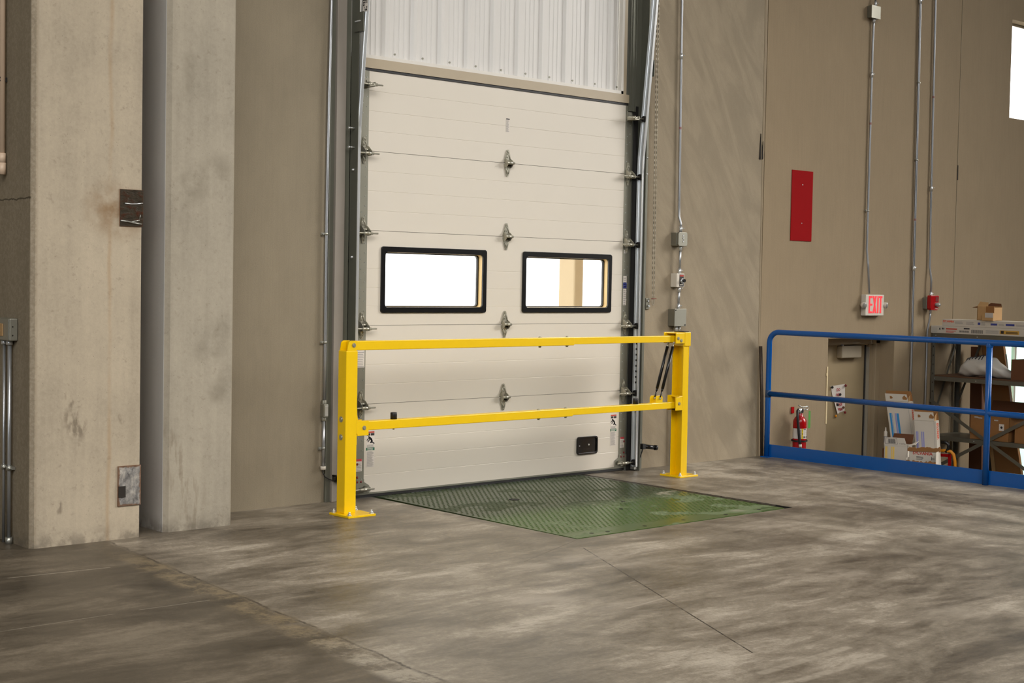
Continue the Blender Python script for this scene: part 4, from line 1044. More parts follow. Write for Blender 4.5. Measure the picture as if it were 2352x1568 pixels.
# ------------------------------------------------------------------ exit door in its recess
dr = thing('door_2', 'putty painted steel exit door with closer set back in wall opening', 'door', (5.45, .22, LOW), kind='structure')
m = MB(); m.box(DX0 - .05, 5.86, .225, .265, LOW, .885); m.build('door_leaf', 'doorpaint', dr)
m = MB()
m.box(5.935, DX1, .15, .3, LOW, DZ1 - .001); m.box(5.87, 5.937, .185, .3, LOW, DZ1 - .001); m.box(DX0 - .1, DX1, .15, .3, .9, DZ1 - .001); m.box(DX0 - .1, DX1, .19, .3, .887, .905)
m.box(DX0 - .1, DX0 - .05, .15, .3, LOW, .9)
m.build('door_frame', 'framepaint', dr, bevel=.004)
m = MB(); m.box(5.859, 5.8695, .215, .27, LOW, .886); m.build('door_gap', 'dark', dr)
m = MB(); m.box(5.8695, 5.875, .178, .23, LOW, .87); m.build('gasket_strip', 'alum', dr)
m = MB(); m.box(5.43, 5.73, .165, .224, .775, .885)
cl = m.build('door_closer', 'closer', dr, bevel=.006)
m = MB(); m.cyl((5.46, .19, .88), (5.46, .19, .915), .014, n=12); m.tube([(5.46, .19, .91), (5.59, .15, .912), (5.75, .165, .915)], .009, 8); m.tube([(5.75, .165, .915), (5.86, .155, .92)], .008, 8); m.cyl((5.86, .155, .90), (5.86, .155, .94), .014, n=12)
m.build('closer_arm', 'closer', cl)
m = MB(); m.cyl((5.46, .19, .887), (5.46, .19, .897), .017, n=12); m.build('closer_cap', 'galvbright', cl)
# outside behind the door is kept dark by a vestibule slab
m = MB(); m.box(DX0 - .12, DX1 + .02, .3, .32, LOW, DZ1); struct(m.build('wall_doorback', 'dim'))

# paper notice held by magnets on the door
t = thing('paper_notice', 'white paper notice with red words held on exit door by round magnets', 'notice', (5.53, .22, .4))
px_, pz_ = 5.385, .53
m = MB(Matrix.Translation((-.03, 0, .004)))
gx, gz = 8, 12
vs = []; fs = []
for j in range(gz + 1):
    for i in range(gx + 1):
        u = i / gx; v = j / gz
        xl = 5.378 + .085 * v; xr_ = 5.60 + .004 * v
        x = xl + (xr_ - xl) * u
        z = .518 + .012 * u - v * (.255 - .012 * u)
        yb2 = .2225 - .03 * max(0, (1 - u) - .55) * max(0, v - .35) * 3 - .002 * math.sin(u * 5 + v * 4)
        vs.append((x, yb2, z))
for j in range(gz):
    for i in range(gx):
        a = j * (gx + 1) + i; fs.append((a, a + 1, a + gx + 2, a + gx + 1))
m.add(vs, fs, True); m.build('paper_sheet', 'paper', t)
m = MB(Matrix.Translation((-.03, 0, .004)))
for k, (wd, a, b) in enumerate((('DO', 5.465, 5.515), ('NOT', 5.46, 5.53), ('PROP', 5.46, 5.545), ('DOOR', 5.462, 5.555), ('OPEN', 5.475, 5.56))):
    zc = .47 - k * .045
    m.text(wd, a, b, zc, zc + .026, .2155, .0006, .02)
wl = m.build('notice_lettering', 'paperred', t); wl['label'] = 'hand written red words'
# magnets are separate things on the sheet
for lbl, x, z, mt in (('black round magnet at top left corner of paper notice', 5.388, .508, 'black'), ('dark red round magnet at top right corner of paper notice', 5.59, .517, 'redbolt'), ('black round magnet over the second word of paper notice', 5.51, .438, 'black'),
                      ('black round magnet low over the words below blue mid rail', 5.475, .348, 'black'), ('brown round magnet at right edge of paper notice', 5.566, .318, 'cartondark'), ('dark red round magnet at lower right corner of paper notice', 5.592, .272, 'redbolt'), ('yellow round magnet on door just below the paper notice', 5.452, .245, 'orange')):
    m = MB(Matrix.Translation((-.03, 0, .004))); m.lathe([(0, .013), (.009, .013), (.0115, .008), (.0115, 0)], (x, .2145, z), (0, -1, 0), 16); m.lathe([(.0115, 0), (0, 0)], (x, .2145, z), (0, -1, 0), 16)
    tag(m.build('magnet', mt), lbl, 'magnet', 'round magnets on the exit door')

# ------------------------------------------------------------------ windows in right wall
w = thing('window_1', 'bright square window high in the right wall', 'window', (8.7, .15, 3.1), kind='structure')
m = MB(); m.box(WX0, WX1, .12, .16, 3.135, 3.16); m.box(WX0, WX1, .12, .16, 4.085, 4.11); m.box(WX0, WX0 + .02, .12, .16, 3.135, 4.11); m.box(WX1 - .03, WX1, .12, .16, 3.135, 4.11)
m.build('window_frame', 'alum', w)
m = MB(); m.box(WX0 + .02, WX1 - .03, .138, .144, 3.16, 4.085); m.build('window_pane', 'glass', w)
w = thing('window_2', 'tall tinted storefront window low in the right wall behind shelves', 'window', (8.7, .15, LOW), kind='structure')
m = MB(); m.box(WX0, WX1, .12, .16, LOW, LOW + .06); m.box(WX0, WX1, .12, .16, .9, .93); m.box(WX0, WX0 + .02, .12, .16, LOW, .93); m.box(WX1 - .03, WX1, .12, .16, LOW, .93)
m.box(8.385, 8.42, .12, .16, LOW, .93)
m.build('window_frame', 'plate', w)
m = MB(); m.box(WX0 + .02, WX1 - .03, .138, .144, LOW + .06, .9); m.build('window_pane', 'glassgreen', w)

# ------------------------------------------------------------------ left pilaster fittings
t = thing('pvc_pipe', 'white plastic pipe with capped end hanging at far left edge', 'pipe', (-2.46, -.12, 1.9))
fx_ = -2.45
m = MB(); m.cyl((fx_, -.125, 6), (fx_, -.135, 1.99), .0155, n=14); m.build('pipe_tube', 'pvc', t)
m = MB(); m.cyl((fx_, -.135, 1.985), (fx_, -.135, 2.035), .019, n=14); m.cyl((fx_, -.135, 1.925), (fx_, -.135, 1.985), .0195, n=14); m.cyl((fx_, -.135, 1.955), (fx_, -.105, 1.968), .017, n=14); m.build('pipe_fitting', 'pvc', t)
m = MB(); m.cyl((fx_, -.1, 1.965), (fx_, -.085, 1.97), .016, n=12); m.build('red_plug', 'redbolt', t)
m = MB(); m.cyl((fx_, -.13, 2.405), (fx_, -.13, 2.413), .018, n=14); m.cyl((fx_, -.13, 2.42), (fx_, -.13, 2.428), .018, n=14); m.box(fx_ + .01, -2.426, -.14, -.12, 2.405, 2.428); m.build('pipe_clamp', 'black', t)
t = thing('junction_box', 'grey steel electrical box with beige outlet low on far left pilaster', 'electrical box', (-2.45, -.2, 1.06))
m = MB(); m.box(-2.472, -2.4265, -.288, -.10, 1.062, 1.178); m.build('box_body', 'box', t, bevel=.005)
m = MB(); m.box(-2.476, -2.472, -.28, -.1, 1.066, 1.174); m.build('box_cover', 'galv', t, bevel=.001)
m = MB(); m.box(-2.482, -2.476, -.22, -.15, 1.085, 1.15); m.build('outlet', 'beige', t, bevel=.002)
m = MB(); m.cyl((-2.455, -.288, 1.135), (-2.455, -.29, 1.135), .004, n=8); m.cyl((-2.455, -.288, 1.09), (-2.455, -.29, 1.09), .004, n=8); m.build('knockout', 'dark', t)
for k, (yy, lb) in enumerate(((-.165, 'steel conduit farther from pilaster corner below far left electrical box'), (-.232, 'steel conduit nearer the pilaster corner below far left electrical box'))):
    t = thing('conduit_pipe', lb, 'conduit', (-2.447, yy, 0), 'twin conduits on the far left pilaster')
    m = MB(); m.cyl((-2.447, yy, 0), (-2.447, yy, 1.06), .0105 if k else .008, n=14); m.build('conduit_tube', 'conduit', t)
    m = MB(); m.cyl((-2.447, yy, 1.04), (-2.447, yy, 1.062), .0175, n=14); m.build('connector', 'galvbright', t)
    if k: m = MB(); m.cyl((-2.447, yy, 0), (-2.447, yy, .035), .019, n=14); m.build('floor_collar', 'galv', t)
    m = MB(); m.cyl((-2.447, yy, .385), (-2.447, yy, .41), .0155, n=14); m.box(-2.447, -2.4265, yy - .03, yy + .03, .39, .405); m.cyl((-2.44, yy - .024, .397), (-2.462, yy - .024, .397), .005, n=8); m.build('strap', 'galv', t)
# steel embed plates
def plate_thing(label, z0, z1, mt, rough):
    t = thing('embed_plate', label, 'steel plate', (-1.88, -.45, z0), 'steel embed plates on outer pilaster')
    m = MB(); n = 10; vs = []; fs = []
    for j in range(n + 1):
        for i in range(n + 1):
            x = -1.942 + .132 * i / n; z = z0 + (z1 - z0) * j / n
            vs.append((x, -.4505 - random.random() * rough, z))
    for j in range(n):
        for i in range(n): a = j * (n + 1) + i; fs.append((a, a + 1, a + n + 2, a + n + 1))
    m.add(vs, fs); m.build('plate_face', mt, t)
    m = MB(); m.box(-1.943, -1.809, -.4502, -.4455, z0 - .001, z1 + .001); m.box(-1.8145, -1.8085, -.4502, -.3, z0, z1); m.build('plate_edge', 'rustedge', t)
    return t
p = plate_thing('rusty dark steel embed plate with shiny weld on outer pilaster', 1.672, 1.866, 'rust', .001)
m = MB(); m.tube([(-1.915, -.453, 1.792), (-1.88, -.454, 1.79), (-1.85, -.454, 1.792), (-1.813, -.453, 1.797)], .0035, 8); m.build('weld_bead', 'galvbright', p)
m = MB(); m.tube([(-1.94, -.4525, 1.70), (-1.9, -.454, 1.697), (-1.86, -.455, 1.69), (-1.82, -.453, 1.685)], .0045, 8); m.tube([(-1.88, -.4525, 1.695), (-1.83, -.454, 1.706)], .003, 8); m.tube([(-1.825, -.4525, 1.735), (-1.83, -.454, 1.715)], .0025, 8); m.build('weld_bead', 'galv', p)
p = plate_thing('grey grout smeared steel embed plate near foot of outer pilaster', .178, .392, 'grout', .004)
m = MB(); m.box(-1.941, -1.9, -.4555, -.4505, .225, .285); m.build('dark_recess', 'dark', p)

# ------------------------------------------------------------------ shelving
SX, SX2, SY0, SY1 = 6.60, 7.05, -.02, -1.22
t = thing('shelving_unit', 'grey steel shelving unit with crossed braces on lower floor right', 'shelving unit', (6.8, -.6, LOW))
for x in (SX, SX2):
    for y in (SY0, SY1):
        d = -1 if y == SY0 else 1; e = 1 if x == SX else -1
        m = MB()
        a, b = sorted((y, y + d * .035)); m.box(min(x, x + e * .002), max(x, x + e * .002), a, b, LOW, .998)
        c, dd = sorted((x, x + e * .035)); m.box(c, dd, min(y, y + d * .002), max(y, y + d * .002), LOW, .998)
        for k in range(24): m.mat(1).box(x - e * .0003, x + e * .0005, min(y + d * .012, y + d * .02), max(y + d * .012, y + d * .02), LOW + .06 + .085 * k, LOW + .075 + .085 * k)
        m.build('upright', ['shelf', 'dark'], t)
SH = (.998, .592, .035, -.54, -1.08)
for z in SH:
    m = MB(); m.box(SX - .002, SX2 + .002, SY1, SY0, z - .004, z); m.box(SX - .003, SX, SY1, SY0, z - .04, z); m.box(SX2, SX2 + .003, SY1, SY0, z - .04, z); m.box(SX, SX2, SY0 - .003, SY0, z - .04, z); m.box(SX, SX2, SY1, SY1 + .003, z - .04, z)
    sh = m.build('shelf', 'shelf', t)
    m = MB(); m.cyl((SX - .003, SY0 - .04, z - .02), (SX - .007, SY0 - .04, z - .02), .005, n=8); m.cyl((SX - .003, -.49, z - .02), (SX - .007, -.49, z - .02), .005, n=8); m.build('shelf_bolt', 'galvbright', sh)
m = MB(); m.box(SX + .01, SX2 - .01, SY1 + .01, SY0 - .01, .5925, .604); m.build('shelf_board', 'board', t)
def strapbar(x, y0, z0, y1, z1, w=.016, name='cross_brace'):
    p = Vector((0, y0, z0)); q = Vector((0, y1, z1)); d = (q - p).normalized(); n = Vector((0, -d.z, d.y)) * w
    m = MB(); m.prism([(v.y, v.z) for v in (p + n, q + n, q - n, p - n)], 0, x - .002, x); m.build(name, 'shelf', t)
strapbar(SX - .006, SY0, .365, SY1, -.31); strapbar(SX - .009, SY1, .365, SY0, -.31)
strapbar(SX2 + .006, SY0, .29, -.26, .9, .012)
# end brace
m = MB(); m.hexa([(SX, SY0 + .002, .1), (SX + .03, SY0 + .002, .1), (SX + .03, SY0 + .005, .1), (SX, SY0 + .005, .1), (SX2 - .03, SY0 + .002, .9), (SX2, SY0 + .002, .9), (SX2, SY0 + .005, .9), (SX2 - .03, SY0 + .005, .9)]); m.build('end_brace', 'shelf', t)

m = MB(); m.box(SX + .01, SX2 - .01, SY1 - .006, SY1 - .003, LOW, .95); m.build('shade_panel', 'shelf', t)  # unseen sheet added to block light and darken the shelf interior
# rotated writing frames: MB.text writes on a plane facing -y; this matrix turns it to face -x
def face_x(x): # local (u,-,v) with u to the right seen from -x  -> world y = -u
    return Matrix(((0, 1, 0, x), (-1, 0, 0, 0), (0, 0, 1, 0), (0, 0, 0, 1)))
def lampbox(label, z0, z1, y0, ylen, xo, marks, grp):
    t = thing('lamp_carton', label, 'carton', (SX + .15, y0 - ylen / 2, z0), grp)
    m = MB(); x0 = SX + xo
    m.box(x0, x0 + .26, y0 - ylen, y0, z0, z1); b = m.build('carton_body', 'whitecard', t, bevel=.003)
    fm = face_x(x0)
    for name, mt, fn in marks:
        m = MB(fm); fn(m, -y0, z0, z1); m.build(name, mt, t)
    return t
lampbox('lower long white lamp carton lying on top of the shelves', .999, 1.068, -.005, 1.26, -.005, [
    ('printed_marks', 'ink', lambda m, u, a, b: (m.prism([(u + .085, a + .034), (u + .105, a + .034), (u + .1, a + .044), (u + .096, a + .056)], 1, -.001, 0), m.box(u + .118, u + .128, -.001, 0, a + .036, a + .052), m.box(u + .132, u + .142, -.001, 0, a + .036, a + .052), m.box(u + .345, u + .405, -.001, 0, a + .046, a + .058))),
    ('red_bar', 'redink', lambda m, u, a, b: (m.box(u + .16, u + .275, -.001, 0, a + .038, a + .05), lines(m, u + .16, u + .275, a + .012, a + .032, -.0002, 2, .5, .3))),
    ('barcode', 'ink', lambda m, u, a, b: ([m.box(u + .3 + k * .0085, u + .304 + k * .0085, -.001, 0, a + .016, a + .034) for k in range(12)], [m.box(u + .425 + k * .0085, u + .429 + k * .0085, -.001, 0, a + .012, a + .044) for k in range(14)])),
    ('small_print', 'greyink', lambda m, u, a, b: (lines(m, u + .01, u + .07, a + .01, a + .055, 0, 5, .2, .1), lines(m, u + .57, u + .7, a + .018, a + .05, 0, 4, .4, .1))),
    ('amber_sticker', 'amber', lambda m, u, a, b: m.box(u + .71, u + .9, -.0008, 0, a + .016, a + .05)),
    ('sticker_print', 'ink', lambda m, u, a, b: (lines(m, u + .77, u + .89, a + .022, a + .044, -.0009, 2, .5, .1), m.box(u + .72, u + .75, -.0014, -.0008, a + .02, a + .046)))], 'long lamp cartons on top of shelves')
lampbox('upper long white lamp carton lying on top of the other', 1.0685, 1.132, -.112, 1.26, .012, [
    ('lettering', 'orangeink', lambda m, u, a, b: m.text('SYLVANIA', u + .008, u + .125, a + .034, a + .054, 0, .001, .03)),
    ('printed_marks', 'navy', lambda m, u, a, b: (m.box(u + .5, u + .565, -.001, 0, a + .022, a + .04), m.box(u + .65, u + .735, -.001, 0, a + .022, a + .04), m.box(u + .37, u + .395, -.001, 0, a + .022, a + .044))),
    ('small_print', 'greyink', lambda m, u, a, b: (lines(m, u + .135, u + .215, a + .024, a + .05, 0, 3, .4, .3), lines(m, u + .25, u + .34, a + .022, a + .05, 0, 3, .4, .3), lines(m, u + .405, u + .455, a + .02, a + .05, 0, 4, .4, .3), lines(m, u + .58, u + .635, a + .022, a + .04, 0, 3, .4, .1), lines(m, u + .75, u + .9, a + .022, a + .04, 0, 3, .4, .1)))], 'long lamp cartons on top of shelves')
# torn carton on top
t = thing('torn_carton', 'small torn open brown carton on top of the lamp cartons', 'carton', (6.72, -.53, 1.133))
m = MB(); bx0, by0, by1, bz = 6.64, -.625, -.455, 1.133
th = .003
m.box(bx0, bx0 + th, by0, by1, bz, bz + .13); m.box(bx0 + .14, bx0 + .14 + th, by0, by1, bz, bz + .13); m.box(bx0, bx0 + .14, by1 - th, by1, bz, bz + .13); m.box(bx0, bx0 + .14, by0, by0 + th, bz, bz + .12); m.box(bx0, bx0 + .14, by0, by1, bz, bz + th)
m.build('carton_body', 'cartonlight', t)
m = MB(); m.add([(bx0, by1, bz + .13), (bx0 + .14, by1, bz + .13), (bx0 + .13, by1 + .07, bz + .11), (bx0 + .01, by1 + .06, bz + .115)], [(0, 1, 2, 3)]); m.build('flap', 'carton', t)
m = MB(); m.add([(bx0, by1, bz + .13), (bx0, by0 + .06, bz + .13), (bx0 + .04, by0 + .08, bz + .165), (bx0 + .05, by1 - .0, bz + .172)], [(0, 1, 2, 3)]); m.build('flap', 'cartonlight', t)
m = MB(); m.add([(bx0 + .14, by1, bz + .13), (bx0 + .14, by0, bz + .12), (bx0 + .16, by0 + .02, bz + .155), (bx0 + .155, by1 - .05, bz + .16)], [(0, 1, 2, 3)]); m.build('flap', 'cartondark', t)
m = MB(); m.box(bx0 - .002, bx0 - .0005, by0 + .0, by0 + .08, bz + .075, bz + .13); m.build('brown_patch', 'carton', t)
m = MB(); m.box(bx0 - .05, bx0 - .004, by0 - .02, by0 + .09, bz, bz + .07); bt = m.build('small_inner_box', 'cartonlight', t)
m = MB(); m.box(bx0 - .0515, bx0 - .05, by0 - .02, by0 + .06, bz + .028, bz + .07); m.build('tape_patch', 'wrap', bt)
# plastic bag on shelf
t = thing('plastic_bag', 'stuffed white plastic bag with dark stripes lying on middle shelf', 'bag', (6.75, -.52, .605))
m = MB(); n = 28; k_ = 18; vs = []; fs = []
prof_ = [(0.0, .02, .06), (.05, .06, .085), (.14, .092, .115), (.30, .105, .13), (.45, .11, .135), (.60, .105, .13), (.72, .08, .11), (.82, .055, .08), (.92, .04, .06), (1.0, .028, .04)]
def pv(u):
    for (a, h, w_), (b, h2, w2) in zip(prof_, prof_[1:]):
        if a <= u <= b: f = (u - a) / (b - a); return h + (h2 - h) * f, w_ + (w2 - w_) * f
    return prof_[-1][1:]
for i in range(n + 1):
    u = i / n; h, w_ = pv(u)
    for j in range(k_):
        a = 2 * PI * j / k_
        wr = 1 + .09 * math.sin(9 * u + 3 * a) + .06 * math.sin(23 * u - 5 * a)
        vs.append((6.74 + w_ * math.cos(a) * wr * .8, -.25 - .555 * u, max(.606, .606 + (h + h * math.sin(a) * wr) * .86 + .05 * max(0, .12 - u))))
for i in range(n):
    for j in range(k_): fs.append((i * k_ + j, i * k_ + (j + 1) % k_, (i + 1) * k_ + (j + 1) % k_, (i + 1) * k_ + j))
fs += [tuple(range(k_)), tuple(range(n * k_, (n + 1) * k_))]
m.add(vs, fs, True); bag = m.build('bag_body', 'bag', t)
m = MB()
for q in range(6):
    u = .16 + .055 * q; h, w_ = pv(u)
    pts = []
    for j in range(4):
        a = PI * (.44 + .09 * j); wr = 1 + .09 * math.sin(9 * u + 3 * a) + .06 * math.sin(23 * u - 5 * a)
        pts.append((6.74 + (w_ + .002) * math.cos(a) * wr * .8, -.25 - .555 * u, .608 + (h + h * math.sin(a) * wr) * .865))
    m.tube(pts, .0045, 6)
m.build('stripe', 'ink', bag)
def carton(name, label, x0, x1, y0, y1, z0, z1, mt, grp=None, flaps=(), tape=False, extra=None):
    t = thing(name, label, 'carton', ((x0 + x1) / 2, (y0 + y1) / 2, z0), grp)
    m = MB(); th = .004
    if flaps:
        m.box(x0, x0 + th, y0, y1, z0, z1); m.box(x1 - th, x1, y0, y1, z0, z1); m.box(x0, x1, y0, y0 + th, z0, z1); m.box(x0, x1, y1 - th, y1, z0, z1); m.box(x0, x1, y0, y1, z0, z0 + th)
    else: m.box(x0, x1, y0, y1, z0, z1)
    m.build('carton_body', mt, t, bevel=.002)
    for pts, mm in flaps:
        m = MB(); m.add(pts, [(0, 1, 2, 3)]); f = m.build('flap', mm, t)
        so = f.modifiers.new('thick', 'SOLIDIFY'); so.thickness = .004
    if tape: m = MB(); m.box(x0 - .0012, x0 - .0002, y0 + .002, y1 - .002, (z0 + z1) / 2 - .0, (z0 + z1) / 2 + .03); m.build('packing_tape', 'wrap', t)
    if extra: extra(t)
    return t
carton('carton', 'plain dark brown carton at right end of middle shelf', SX + .01, SX + .33, -1.19, -.83, .605, .79, 'cartondark', 'brown cartons on the shelves')
z = .0355
def lab1(t):
    m = MB(); m.box(SX + .0085, SX + .0097, -.78, -.73, z + .1, z + .16); m.build('white_label', 'paper', t)
    m = MB(); m.ball((SX + .008, -.755, z + .13), .012, (.1, 1, 1), 8); m.build('label_print', 'ink', t)
    m = MB()
    for a, b in ((-.52, z + .2), (-.56, z + .195), (-.72, z + .185)): m.box(SX + .0088, SX + .0096, a, a + .04, b, b + .01)
    m.build('tape_glint', 'wrap', t)
c0, c1, c2, c3, ct = SX + .01, SX + .36, -.83, -.44, z + .24
carton('carton', 'brown carton with open top flaps and small white label on lower shelf', c0, c1, c2, c3, z, ct, 'carton', 'brown cartons on the shelves',
       [([(c0, c2, ct), (c0, c3, ct), (c0 - .05, c3 + .02, ct + .03), (c0 - .05, c2 + .05, ct + .03)], 'carton'), ([(c1, c2, ct), (c1, c3, ct), (c1 + .04, c3, ct + .1), (c1 + .04, c2, ct + .1)], 'cartondark'), ([(c0, c2, ct), (c1, c2, ct), (c1, c2 - .14, ct + .02), (c0, c2 - .12, ct + .04)], 'cartondark')], extra=lab1)
carton('carton', 'plain light brown carton right of the open one on lower shelf', SX + .01, SX + .34, -1.19, -.885, z, z + .185, 'carton', 'brown cartons on the shelves', tape=False)
# things leaning behind the shelves
def leaner(name, label, cat, x0, x1, pts_bottom, pts_top, z0, z1, mt, extra=None):
    (a, b), (c, d) = pts_bottom, pts_top     # y ranges
    t = thing(name, label, cat, ((x0 + x1) / 2, (a + b) / 2, z0))
    m = MB(); m.hexa([(x0, a, z0), (x1, a, z0), (x1, b, z0), (x0, b, z0), (x0, c, z1), (x1, c, z1), (x1, d, z1), (x0, d, z1)]); m.build('sheet', mt, t, bevel=.002)
    if extra: extra(t)
    return t
def tape2(t):
    m = MB()
    for f0, f1 in ((.2, .3), (.72, .8), (.86, .93)):
        def pt(f): return (-.72 + .35 * f - .12, LOW + f * (.96 - LOW))
        (y0, z0), (y1, z1) = pt(f0), pt(f1)
        m.hexa([(7.0885, y0, z0), (7.0895, y0, z0), (7.0895, y0 + .02, z0), (7.0885, y0 + .02, z0), (7.0885, y1, z1), (7.0895, y1, z1), (7.0895, y1 + .02, z1), (7.0885, y1 + .02, z1)])
    m.build('tape_piece', 'paper', t)
leaner('flat_carton', 'long flat brown carton leaning behind shelves beside tinted window', 'carton', 7.09, 7.13, (-.86, -.58), (-.46, -.24), LOW, .96, 'carton', tape2)
leaner('flat_carton', 'narrow pale edge of thin carton leaning just left of long flat carton', 'carton', 7.09, 7.13, (-.575, -.535), (-.237, -.2), LOW, .94, 'cartonlight')
leaner('board', 'dark brown upright panel standing behind the shelves', 'board', 7.22, 7.26, (-.24, -.09), (-.18, -.06), LOW, .86, 'cartondark')
leaner('board', 'narrow black strip leaning between brown panel and flat carton', 'board', 7.175, 7.195, (-.45, -.40), (-.24, -.19), LOW, .92, 'black')
# crumpled wrap at bottom right
m = MB(); m.ball((0, 0, 0), 1, n=20)
for i, v in enumerate(m.v):
    q = 1 + .35 * math.sin(v.x * 7 + v.z * 3) * math.cos(v.y * 6 - v.z * 5)
    m.v[i] = Vector((7.3 + v.x * q * .09, -.97 + v.y * q * .13, max(-.598, -.33 + v.z * q * .3)))
tag(m.build('plastic_wrap', 'wrap'), 'crumpled clear plastic wrap at lower right behind the shelves', 'plastic wrap')
# support under the wrap: a low brown carton
carton('carton', 'low brown carton under crumpled plastic wrap behind the shelves', 7.16, 7.5, -1.2, -.84, LOW, -.6, 'cartondark')

# ------------------------------------------------------------------ cartons standing on the lower floor
def tall(label, fl, fr, tl, tr, zb, zt, dep, stripes, top, grp, sidetext):
    """front face quad given by bottom left/right and top left/right (x, y); box depth goes to +y"""
    t = thing('lamp_carton', label, 'carton', ((fl[0] + fr[0]) / 2, (fl[1] + fr[1]) / 2 + dep / 2, zb), grp)
    A = Vector((fl[0], fl[1], zb)); B = Vector((fr[0], fr[1], zb)); C = Vector((tr[0], tr[1], zt)); D = Vector((tl[0], tl[1], zt))
    n = (B - A).cross(D - A).normalized()
    if n.y > 0: n = -n
    back = -n * dep
    m = MB(); m.hexa([A, B, B + back, A + back, D, C, C + back, D + back]); m.build('carton_body', 'whitecard', t, bevel=.002)
    def at(u, v, o=.001): return (A * (1 - u) + B * u) * (1 - v) + (D * (1 - u) + C * u) * v + n * o
    for u0, u1, mt in stripes:
        m = MB(); m.add([at(u0, .02), at(u1, .02), at(u1, .93), at(u0, .93)], [(0, 1, 2, 3)]); m.build('stripe', mt, t)
    h = (D - A).normalized()
    # torn top flap in front, brown inside standing up behind
    m = MB(); m.add([at(0, 1, .004), at(.93, 1, .004), at(.9, 1, .004) + h * top, at(.0, 1, .004) + h * top], [(0, 1, 2, 3)]); f = m.build('flap', 'whitecard', t); f.modifiers.new('thick', 'SOLIDIFY').thickness = .004
    m = MB(); m.add([at(-.06, 1) + back * .7, at(1.04, 1) + back * .7, at(1.0, 1) + back * .7 + h * top * 1.35, at(-.05, 1) + back * .7 + h * top * 1.3], [(0, 1, 2, 3)]); f = m.build('flap', 'carton', t); f.modifiers.new('thick', 'SOLIDIFY').thickness = .004
    m = MB()
    for u, v, r in ((.24, .5, .013), (.8, .5, .02)): 
        c = at(u, 1, .006) + h * top * v; e = (B - A).normalized()
        m.add([c + (e * math.cos(k * PI / 4) + h * math.sin(k * PI / 4)) * r * (1 + .22 * math.sin(k * 3.7 + u * 9)) for k in range(8)], [tuple(range(8))])
    m.build('torn_patch', 'carton', t)
    m = MB(); m.add([at(.93, 1) + back * .05, at(.93, 1) + back * .8, at(.97, 1) + back * .9 + h * top * .9, at(.97, 1) + h * top * .55], [(0, 1, 2, 3)]); f = m.build('flap', 'cartonlight', t); f.modifiers.new('thick', 'SOLIDIFY').thickness = .004
    # writing down the narrow right side
    vs, fs = glyphs('SYLVANIA', .03)
    v1, v0 = sidetext
    def sd(w, v, o): return (B + back * w) * (1 - v) + (C + back * w) * v + (B - A).normalized() * o
    m = MB(); m.add([sd(.12 + .62 * b, v1 - (v1 - v0) * a, .001 + .0008 * c) for a, b, c in vs], fs); m.build('lettering', 'orangeink', t)
    m = MB(); m.add([at(.9, .0, .0012), at(.91, .0, .0012), at(.91, 1, .0012), at(.9, 1, .0012)], [(0, 1, 2, 3)]); m.build('carton_fold', 'greyink', t)
    return t
blue = [(.08, .16, 'blueink'), (.18, .195, 'blueink'), (.30, .36, 'lilac'), (.375, .47, 'blueink')]
lil = [(.06, .14, 'lilac'), (.155, .17, 'lilac'), (.29, .34, 'lilac'), (.36, .43, 'lilac')]
EV = Vector((.375, -.927, 0)).normalized(); DV = Vector((.927, .375, 0)).normalized()
def LP(o, u, d=0.0): q = Vector((o[0], o[1], 0)) + EV * u + DV * d; return (q.x, q.y)
A0 = (5.679, -.14); B0 = (5.4797, -.2206); C0 = (5.253, -.42); D0 = (5.102, -.75); T0 = (5.7346 + .12, -.1175 + .049)
tall('taller white lamp carton with bright blue stripes leaning on wall', LP(A0, .242), LP(A0, .45), LP(A0, .001), LP(A0, .213), LOW, .405, .15, blue, .065, 'white lamp cartons on the lower floor', (.985, .895))
tall('white lamp carton with pale lilac stripes right of the blue striped one', LP(B0, .41), LP(B0, .593), LP(B0, .294), LP(B0, .48), LOW, .265, .15, lil, .075, 'white lamp cartons on the lower floor', (.985, .885))
def local(o): return Matrix(((EV.x, DV.x, 0, o[0]), (EV.y, DV.y, 0, o[1]), (0, 0, 1, 0), (0, 0, 0, 1)))
# short carton with barcode flap
X4 = local(C0)
x0, x1, y0, y1, zt = 0, .2, 0, .2, .06
t = thing('lamp_carton', 'short open white lamp carton with yellow stripes and barcode flap', 'carton', (5.36, -.45, LOW), 'white lamp cartons on the lower floor')
m = MB(X4); th = .004; ZC = LOW
m.box(x0, x1, y0, y0 + th, ZC, zt); m.box(x0, x0 + th, y0, y1, ZC, zt); m.box(x1 - th, x1, y0, y1, ZC, zt); m.box(x0, x1, y1 - th, y1, ZC, zt); m.box(x0, x1, y0, y1, ZC, ZC + th); m.build('carton_body', 'whitecard', t)
fl0 = [(x0, y0, zt), (x1 - .006, y0, zt), (x1 - .03, y0 + .004, zt + .068), (x0 + .006, y0 + .004, zt + .068)]
m = MB(X4); m.add(fl0, [(0, 1, 2, 3)]); fl = m.build('flap', 'whitecard', t); fl.modifiers.new('thick', 'SOLIDIFY').thickness = .003
fpt = lambda u, v, o=.0035: Vector(fl0[0]) * (1 - u) * (1 - v) + Vector(fl0[1]) * u * (1 - v) + Vector(fl0[2]) * u * v + Vector(fl0[3]) * (1 - u) * v + Vector((0, -o, 0))
m = MB(X4)
def fq(a, b, c, d, o=.0035): m.add([fpt(a, c, o), fpt(b, c, o), fpt(b, d, o), fpt(a, d, o)], [(0, 1, 2, 3)])
fq(.04, .6, .17, .2); fq(.04, .6, .9, .93); fq(.04, .055, .17, .93); fq(.585, .6, .17, .93)
for k in range(14): fq(.16 + k * .026, .172 + k * .026 + (k % 3) * .004, .25, .8)
vs, fs = glyphs('F 32T8', .0)
